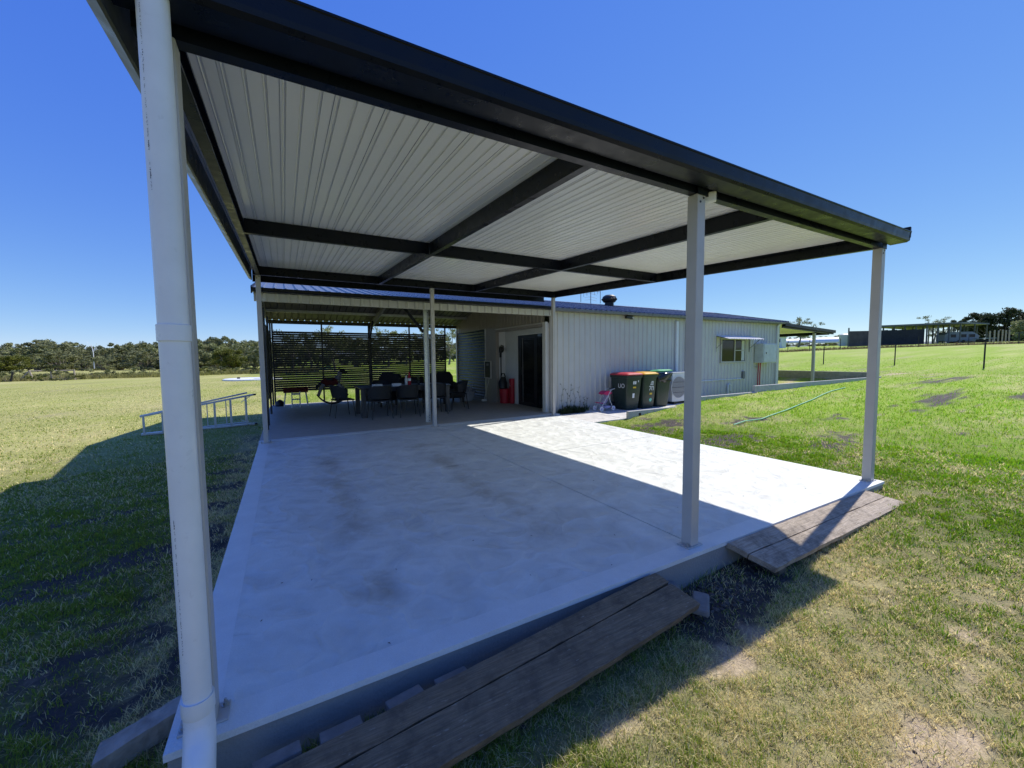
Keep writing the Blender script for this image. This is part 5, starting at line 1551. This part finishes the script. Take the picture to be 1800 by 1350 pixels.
# ------------------------------------------------------------------ right paddock: pickets, pole shed, tank, tunnels, posts
for i, (u, dep, hgt, lab) in enumerate(((1447, 30, 1.35, "black steel picket on the slope nearest the lean-to"), (1572, 25.8, 1.35, "black steel picket between the lean-to and the tall end picket"), (1729, 21, 1.35, "tall black steel picket standing furthest from the lean-to"))):
    q = at(u, 648, dep); z = float(height(q[0], q[1]))
    o = MB().beam((q[0], q[1], z - 0.2), (q[0] + .02, q[1], z + hgt), 0.06, 0.06, (1, .3, 0)).build("steel_picket", MAT['picket'])
    tag(o, lab, "fence post", "black pickets across the paddock")
for i, u in enumerate((1385, 1423, 1477, 1614, 1702, 1790)):
    q = at(u, 612, 55); z = float(height(q[0], q[1]))
    o = MB().beam((q[0], q[1], z - 0.2), (q[0], q[1], z + 1.5), 0.07, 0.07, (1, .3, 0)).build("fence_picket", MAT['picket'])
    tag(o, "thin dark picket in the far paddock fence before the pole shed", "fence post", "pickets of the far paddock fence")
n = 5200
tt = rng.random(n); ua = 1330 + 560 * tt
P0 = at(1330, 612, 56); P1 = at(1900, 612, 56)
lx = P0[0] + (P1[0] - P0[0]) * tt + rng.normal(0, 0.4, n); ly = P0[1] + (P1[1] - P0[1]) * tt + rng.normal(0, 0.4, n)
cl = np.clip(np.array([[0.20, 0.155, 0.085]]) * rng.uniform(0.5, 1.2, (n, 1)), 0, 1).astype(np.float32)
o = stuff(link("long_grass", blade_mesh("long_grass", lx, ly, rng.uniform(0.2, 0.55, n), rng.uniform(0.03, 0.07, n), cl, rng.uniform(0.1, 0.6, n), False)))
o["label"] = "brown unmown grass strip below the far paddock fence"; o["category"] = "grass"

ps = thing("pole_shed", "open sided dark roofed pole shed with black shade cloth walls on hill", "shed", tuple(at(1610, 606, 88)))
def gp_(u, dep):
    q = at(u, 606, dep)
    return np.array([q[0], q[1], float(height(q[0], q[1]))])
S0, S1, S2 = gp_(1527, 88), gp_(1688, 86), gp_(1737, 100)
S3 = S0 + (S2 - S1)
zt0 = at(1527, 573, 88)[2]; zt1 = at(1688, 566, 86)[2]; zt2 = at(1737, 568, 100)[2]; zt3 = zt0 + .2
rv_ = [(*S0[:2], zt0), (*S1[:2], zt1), (*S2[:2], zt2), (*S3[:2], zt3)]
MB().add(rv_ + [(a, b, c - 0.35) for a, b, c in rv_], [(0, 1, 2, 3), (7, 6, 5, 4), (0, 4, 5, 1), (1, 5, 6, 2), (2, 6, 7, 3), (3, 7, 4, 0)]).build("roof", MAT['farsteel'], ps)
def bil(f, g_):
    p = S0 + (S1 - S0) * f + (S2 - S1) * g_
    zt_ = zt0 + (zt1 - zt0) * f + (zt2 - zt1) * g_
    return p, zt_
for f in np.linspace(0.02, 0.98, 9):
    for g_ in (0.03, 0.5, 0.97):
        p_, z_ = bil(f, g_)
        MB().box(p_[0] - .11, p_[0] + .11, p_[1] - .11, p_[1] + .11, p_[2] - .6, z_ - .36).build("pole", MAT['farsteel'], ps)
for f0 in np.linspace(0.0, 0.60, 7)[:-1]:
    f1 = f0 + 0.1
    p0, z0_ = bil(f0, 0.0); p1, z1_ = bil(f1, 0.0)
    e = np.array([FF[0], FF[1]]) * -0.15
    hh = 3.3
    MB().add([(p0[0] + e[0], p0[1] + e[1], p0[2] - .4), (p1[0] + e[0], p1[1] + e[1], p1[2] - .4), (p1[0] + e[0], p1[1] + e[1], p1[2] + hh), (p0[0] + e[0], p0[1] + e[1], p0[2] + hh - .1),
              (p0[0], p0[1], p0[2] - .4), (p1[0], p1[1], p1[2] - .4), (p1[0], p1[1], p1[2] + hh), (p0[0], p0[1], p0[2] + hh - .1)], [(0, 1, 2, 3), (7, 6, 5, 4), (0, 3, 7, 4), (1, 5, 6, 2), (3, 2, 6, 7), (0, 4, 5, 1)]).build("shade_cloth", MAT['cloth'], ps)
p0, p1 = gp_(1491, 86), gp_(1526, 87.6)
MB().beam((p0[0], p0[1], p0[2] + 1.4), (p1[0], p1[1], p1[2] + 1.4), 0.15, 3.6).build("shade_cloth", MAT['cloth2'], ps)
MB().box(p0[0] - .1, p0[0] + .1, p0[1] - .1, p0[1] + .1, p0[2] - .5, p0[2] + 3.9).build("pole", MAT['farsteel'], ps)
# caravan below the roof
cv = thing("caravan", "silver caravan parked under the open end of the pole shed", "caravan", tuple(gp_(1680, 88)))
C0, C1 = gp_(1652, 90), gp_(1712, 89)
dv = (C1 - C0); dl = np.linalg.norm(dv[:2]); du = dv / dl; pu = np.array([-du[1], du[0], 0])
def CP(s, o_, z):
    q = C0 + du * s + pu * o_
    return (q[0], q[1], C0[2] + z)
poly = [(0, 0.55), (0.25, 0.4), (dl - .4, 0.4), (dl, 0.7), (dl - 0.1, 1.7), (dl - 1.3, 2.5), (0.9, 2.5), (0.0, 1.9)]
MB().prism(poly, lambda a, b: CP(a, -1.1, b), lambda a, b: CP(a, 1.1, b)).build("body", MAT['caravan'], cv)
for s in (dl * .25, dl * .55, dl * .8):
    MB().prism([(s - .5, 1.3), (s + .5, 1.3), (s + .5, 1.95), (s - .5, 1.95)], lambda a, b: CP(a, -1.12, b), lambda a, b: CP(a, -1.105, b)).build("window", MAT['glass'], cv)
for s in (dl * .42, dl * .55):
    MB().tube([CP(s, -1.15, 0.36), CP(s, -0.9, 0.36)], 0.36, 14).build("wheel", MAT['black'], cv)
    MB().tube([CP(s, 1.15, 0.36), CP(s, 0.9, 0.36)], 0.36, 14).build("wheel", MAT['black'], cv)
MB().beam(CP(dl - .1, 0, 0.5), CP(dl + 1.6, 0, 0.5), 0.2, 0.12).build("drawbar", MAT['farsteel'], cv)
tr_ = thing("flatbed_trailer", "low dark flatbed trailer beside the caravan under the shed edge", "trailer", tuple(gp_(1728, 86)))
T0 = gp_(1718, 86); T1 = gp_(1742, 86)
MB().beam((*T0[:2], T0[2] + .85), (*T1[:2], T1[2] + .85), 1.8, 0.18).build("deck", MAT['caravan'], tr_)
for f in (.35, .6):
    q = T0 + (T1 - T0) * f
    MB().tube([(q[0], q[1] - .9, q[2] + .34), (q[0], q[1] + .9, q[2] + .34)], 0.34, 12).build("wheel", MAT['black'], tr_)
for i, u in enumerate((1739, 1747, 1754, 1761, 1767, 1773)):
    q = gp_(u, 76)
    o = MB().tube([(q[0], q[1], q[2] - .4), (q[0], q[1], q[2] + 2.2 + .1 * (i % 2))], 0.11, 8).build("timber_post", MAT['oldwood'])
    tag(o, "bare grey timber post standing in a row past the pole shed", "post", "row of bare posts past the pole shed")
wt = thing("water_tank", "pale ribbed water tank beside the brown cloth wall", "tank", tuple(gp_(1484, 96)))
q = gp_(1484, 96)
prf = []
for k in range(22):
    prf.append((1.05 + (0.03 if k % 2 else 0), -0.3 + 2.9 * k / 21))
prf += [(0.6, 2.85), (0.05, 2.95)]
MB().lathe(prf, tuple(q), 24).build("tank_body", MAT['tank'], wt)
for i, (ua, ub, dep, hh) in enumerate(((1364, 1424, 150, 1.5), (1430, 1474, 140, 1.9))):
    a, b = gp_(ua, dep), gp_(ub, dep - 4)
    zb = at((ua + ub) / 2, 603, dep)[2]
    d = (b - a); d[2] = 0; L_ = np.linalg.norm(d); d /= L_; pr_ = np.array([-d[1], d[0], 0])
    arc = [(3.0 * math.cos(t), hh * math.sin(t)) for t in np.linspace(0, math.pi, 11)]
    o = MB().prism(arc, lambda s, z: tuple(a + pr_ * s + np.array([0, 0, zb - a[2] + z])), lambda s, z: tuple(a + d * L_ + pr_ * s + np.array([0, 0, zb - a[2] + z]))).build("polytunnel", MAT['polytunnel'], None)
    tag(o, ("long low white polytunnel seen below the lean-to roof", "shorter taller white polytunnel beside the water tank")[i], "polytunnel")
wh = thing("site_hut", "small white hut seen just past the shed corner", "hut", tuple(gp_(1372, 95)))
q = gp_(1371, 95); zb = at(1371, 607, 95)[2]
MB().box(q[0] - .9, q[0] + .9, q[1] - .9, q[1] + .9, zb - .8, zb + 1.9).build("hut_wall", MAT['polytunnel'], wh)
MB().box(q[0] - 1.1, q[0] + 1.1, q[1] - 1.1, q[1] + 1.1, zb + 1.9, zb + 2.05).build("hut_roof", MAT['tank'], wh)
MB().box(q[0] - .93, q[0] - .9, q[1] - .5, q[1] + .4, zb + .7, zb + 1.5).build("hut_window", MAT['glass'], wh)

# ------------------------------------------------------------------ trees
def leaf_cloud(name, centres, radii, per, size, mat, seed, flat=1.0):
    r = np.random.default_rng(seed)
    V = []; n = 0
    for c, rad in zip(centres, radii):
        k = per
        d = r.normal(size=(k, 3)); d /= np.linalg.norm(d, axis=1)[:, None]
        rr = rad * (r.random(k) ** 0.45)[:, None]
        p = c + d * rr * np.array([1, 1, flat])
        a = r.normal(size=(k, 3)); a /= np.linalg.norm(a, axis=1)[:, None]
        b = np.cross(a, r.normal(size=(k, 3))); b /= np.linalg.norm(b, axis=1)[:, None]
        s = size * r.uniform(0.5, 1.3, (k, 1))
        V.append(np.stack([p - a * s, p + b * s * .45, p + a * s, p - b * s * .45], 1))
    V = np.concatenate(V); n = len(V)
    m = bpy.data.meshes.new(name)
    m.vertices.add(n * 4); m.vertices.foreach_set("co", V.reshape(-1).astype(np.float32))
    m.loops.add(n * 4); m.polygons.add(n)
    m.loops.foreach_set("vertex_index", np.arange(n * 4, dtype=np.int32)); m.polygons.foreach_set("loop_start", np.arange(n, dtype=np.int32) * 4)
    m.update(); m.materials.append(mat)
    return m

def tree_variant(seed, style, mat):
    """unit tree: height 1 -> (trunk mesh, crown mesh)"""
    r = np.random.default_rng(seed)
    mb = MB()
    cen = []; rad = []
    if style == 'gum':            # open eucalypt with separated clumps
        nb = 9; th = 0.30; wide = 0.30
    elif style == 'wood':         # denser woodland tree
        nb = 15; th = 0.07; wide = 0.46
    elif style == 'round':        # big dense rounded tree
        nb = 34; th = 0.06; wide = 0.62
    else:                          # shrub
        nb = 8; th = 0.08; wide = 0.75
    lean = r.normal(0, 0.03, 2)
    fork = np.array([lean[0], lean[1], th])
    mb.tube([(0, 0, -0.03), tuple(fork * 0.5), tuple(fork)], [0.028, 0.022, 0.018], 7)
    for k in range(nb):
        a = 2 * math.pi * (k + r.random()) / nb * (1.0 if style != 'gum' else 2.4)
        z = th + (1 - th) * (r.random() ** 0.8) * 0.86
        f = math.sqrt(max(0.05, 1 - ((z - (th + 1) * 0.5) / ((1 - th) * 0.62)) ** 2))
        q = wide * f * r.uniform(0.35, 0.95)
        tip = np.array([q * math.cos(a), q * math.sin(a), z])
        mid = fork * 0.4 + tip * 0.6; mid[2] = fork[2] + (tip[2] - fork[2]) * 0.45
        mb.tube([tuple(fork), tuple(mid), tuple(tip)], [0.012, 0.008, 0.003], 5)
        for e in range(3 if style != 'gum' else 4):
            cc_ = tip + r.normal(0, 0.06 if style != 'round' else 0.08, 3) * np.array([1.2, 1.2, .7])
            cc_[2] = min(cc_[2], 0.96)
            cen.append(cc_); rad.append(r.uniform(0.05, 0.10) * {'round': 1.7, 'wood': 1.25, 'shrub': 1.25, 'gum': 1.0}[style])
    tm = mb.mesh("trunk"); tm.materials.append(MAT['bark'])
    per = {'gum': 46, 'wood': 75, 'round': 130, 'shrub': 55}[style]
    size = {'gum': 0.020, 'wood': 0.034, 'round': 0.032, 'shrub': 0.05}[style]
    cm = leaf_cloud("crown", cen, rad, per, size, mat, seed + 1, 0.72)
    return tm, cm
WOOD = [tree_variant(100 + k, 'wood', MAT['leaf'] if k % 3 else MAT['leafpale']) for k in range(7)]
GUM = [tree_variant(200 + k, 'gum', MAT['leaf']) for k in range(4)]
DARKT = [tree_variant(300 + k, 'round', MAT['leafdark']) for k in range(2)]
BRIGHT = [tree_variant(400, 'round', MAT['leafbright'])]
SHR = [tree_variant(500 + k, 'shrub', (MAT['leaf'], MAT['leafpale'], MAT['leafbright'])[k]) for k in range(3)]

def put_tree(name, label, group, var, u, depth, vtop=None, H=None, sx=1.0, cat="tree"):
    q = at(u, 640, depth)
    z = float(height(q[0], q[1]))
    if H is None:
        H = at(u, vtop, depth)[2] - z
    t = thing(name, label, cat, (q[0], q[1], z - 0.05), random.uniform(0, 6.28), group)
    t.scale = (H * sx, H * sx, H)
    link("trunk", var[0], t, local=True); link("crown", var[1], t, local=True)
    return t
# woodland across the left paddock
u = -230
i = 0
while u < 470:
    for row, dep in enumerate((128, 150, 176)):
        uu = u + random.uniform(-14, 14)
        vt = 606 + 5 * math.sin(uu * 0.045) + random.uniform(-7, 6) - (4 if row == 2 else 0)
        if 330 < uu < 460:
            vt -= 8
        if row == 0:
            vt += random.uniform(6, 22)
        put_tree("woodland_tree", ("bushy grey green tree at the front edge of the woodland", "grey green tree within the woodland across the paddock", "tree topping the woodland skyline across the paddock")[row], ("trees at the front of the woodland", "trees inside the woodland", "trees on the woodland skyline")[row], random.choice(WOOD), uu, dep + random.uniform(-8, 8), vtop=vt, sx=random.uniform(0.95, 1.35))
    u += 19
put_tree("bright_tree", "round bright yellow green tree in front of the woodland", None, BRIGHT[0], 403, 112, vtop=611, sx=0.95)
put_tree("bright_tree", "low broad bright green tree at the woodland end by the fence", None, BRIGHT[0], 12, 105, vtop=624, sx=1.3)
dt = thing("dead_tree", "bare white dead tree standing among the woodland", "tree", tuple(at(165, 648, 122)))
b0 = at(166, 648, 122); b1 = at(164, 620, 122); b2 = at(160, 604, 122); b3 = at(170, 603, 122); b4 = at(152, 600, 122)
MB().tube([b0, b1, b2], [0.13, 0.09, 0.03], 7).build("trunk", MAT['polytunnel'], dt)
MB().tube([b1, b3], [0.05, 0.02], 6).build("limb", MAT['polytunnel'], dt)
MB().tube([(b1 + b2) / 2, b4], [0.05, 0.02], 6).build("limb", MAT['polytunnel'], dt)
# gums behind the patio, seen over and through the slat screen
for (u, dep, vt, sx) in ((515, 62, 571, .95), (548, 66, 568, 1.0), (590, 60, 567, 1.0), (622, 78, 585, 1.2), (683, 62, 569, 1.0), (715, 70, 572, .9), (757, 66, 575, 1.0), (789, 60, 570, 1.0), (470, 120, 598, 1.1), (500, 110, 596, 1.2), (650, 100, 592, 1.3), (735, 105, 590, 1.3), (820, 70, 572, 1.0), (485, 95, 596, 1.3), (530, 92, 590, 1.3), (560, 98, 592, 1.3), (600, 94, 588, 1.3), (640, 96, 590, 1.3), (675, 92, 588, 1.3), (705, 97, 590, 1.3), (745, 94, 588, 1.3), (775, 96, 588, 1.3), (800, 93, 587, 1.3)):
    put_tree("gum_tree", "open crowned gum tree growing behind the patio slat screen", "gum trees behind the patio", random.choice(GUM if dep < 75 else WOOD), u, dep, vtop=vt, sx=sx)
# right side
put_tree("gum_tree", "open crowned gum tree rising above the lean-to roof", None, GUM[1], 1402, 100, vtop=553, sx=1.15)
put_tree("spreading_tree", "huge dark spreading tree beyond the row of bare posts", None, DARKT[0], 1752, 118, vtop=541, sx=1.0)
put_tree("spreading_tree", "pale green tree in front of the huge dark tree", None, (DARKT[1][0], tree_variant(310, 'round', MAT['leafpale'])[1]), 1806, 100, vtop=556, sx=0.95)
put_tree("spreading_tree", "dark tree peeping over the right slope of pole shed roof", None, DARKT[1], 1700, 128, vtop=558, sx=.8)
put_tree("gum_tree", "thin gum tree showing above the pole shed roof", None, GUM[2], 1638, 125, vtop=555, sx=1.1)
put_tree("spreading_tree", "tall dark tree behind the huge spreading tree at the field edge", None, DARKT[1], 1835, 140, vtop=545, sx=.9)
for (u, vt) in ((1345, 592), (1378, 589), (1400, 591), (1424, 592), (1446, 588), (1470, 586), (1500, 589), (1560, 590), (1600, 588), (1660, 585), (1780, 583)):
    put_tree("distant_tree", "low dark tree on the skyline behind the white polytunnels", "trees on the skyline of the hill", random.choice(WOOD), u, 185 + random.uniform(-8, 8), vtop=vt, sx=1.5)
# scrub along the edge of the mown field
sp = [(8, 44, 1.1), (30, 46, 1.0), (60, 43, .8), (85, 45, 1.0), (110, 45, .9), (132, 47, .7), (165, 50, .9), (190, 52, .8), (215, 52, .8), (240, 53, 1.0), (262, 54, 1.1), (345, 56, 1.0), (362, 57, 1.0), (380, 57, .9), (398, 58, 1.0), (418, 58, .9), (438, 59, 1.0), (456, 60, 1.0), (-25, 42, 1.2), (475, 60, 1.0), (505, 60, .9)]
for i, (u, dep, H) in enumerate(sp):
    put_tree("shrub", "scrubby bush along the edge of the mown field", "bushes along the mown field", SHR[i % 3], u, dep, H=H * random.uniform(1.1, 1.7), sx=random.uniform(.9, 1.5), cat="shrub")
n = 26000
uu = rng.uniform(-120, 560, n); dd = 43 + 16 * np.clip((uu + 60) / 520, 0, 1) + np.abs(rng.normal(0, 7, n)) - 1.0
Q = CAM[None] + dd[:, None] * (FF[None] + RR[None] * ((uu - 900) / FPX)[:, None] + UU[None] * (30 / FPX))
hgt = rng.uniform(0.25, 0.95, n) * (0.4 + fbm(Q[:, 0] * .3, Q[:, 1] * .3, 3))
mixn = fbm(Q[:, 0] * .12, Q[:, 1] * .12, 8)[:, None]
cl = (np.array([[0.30, 0.31, 0.08]]) * mixn + np.array([[0.30, 0.26, 0.13]]) * (1 - mixn)) * rng.uniform(.6, 1.4, (n, 1))
o = stuff(link("long_grass", blade_mesh("long_grass", Q[:, 0], Q[:, 1], hgt, rng.uniform(0.03, 0.09, n), np.clip(cl, 0, 1).astype(np.float32), rng.uniform(.1, .6, n), False)))
o["label"] = "rank yellow green grass along the edge of the mown field"; o["category"] = "grass"

# ------------------------------------------------------------------ far hills
MAT['hill'] = simple("far_hills", (0.10, 0.13, 0.14), 0.95, 0, 0.2, 0.004)
nn = 160
ang = np.linspace(math.radians(-75), math.radians(110), nn)
Rr = 3300
hs = 55 + 75 * fbm(ang * 6, ang * 0 + 3.3, 55) * (0.55 + 0.45 * np.cos(ang + .3))
vs = []
for a, h_ in zip(ang, hs):
    vs += [(Rr * math.sin(a), Rr * math.cos(a), -30), ((Rr + 500) * math.sin(a), (Rr + 500) * math.cos(a), float(h_)), ((Rr + 1500) * math.sin(a), (Rr + 1500) * math.cos(a), -30)]
fs = []
for k in range(nn - 1):
    for j in range(2):
        fs.append((k * 3 + j, k * 3 + j + 1, k * 3 + 4 + j, k * 3 + 3 + j))
hl = struct(MB().add(vs, fs).build("hills", MAT['hill'], None, smooth=True))
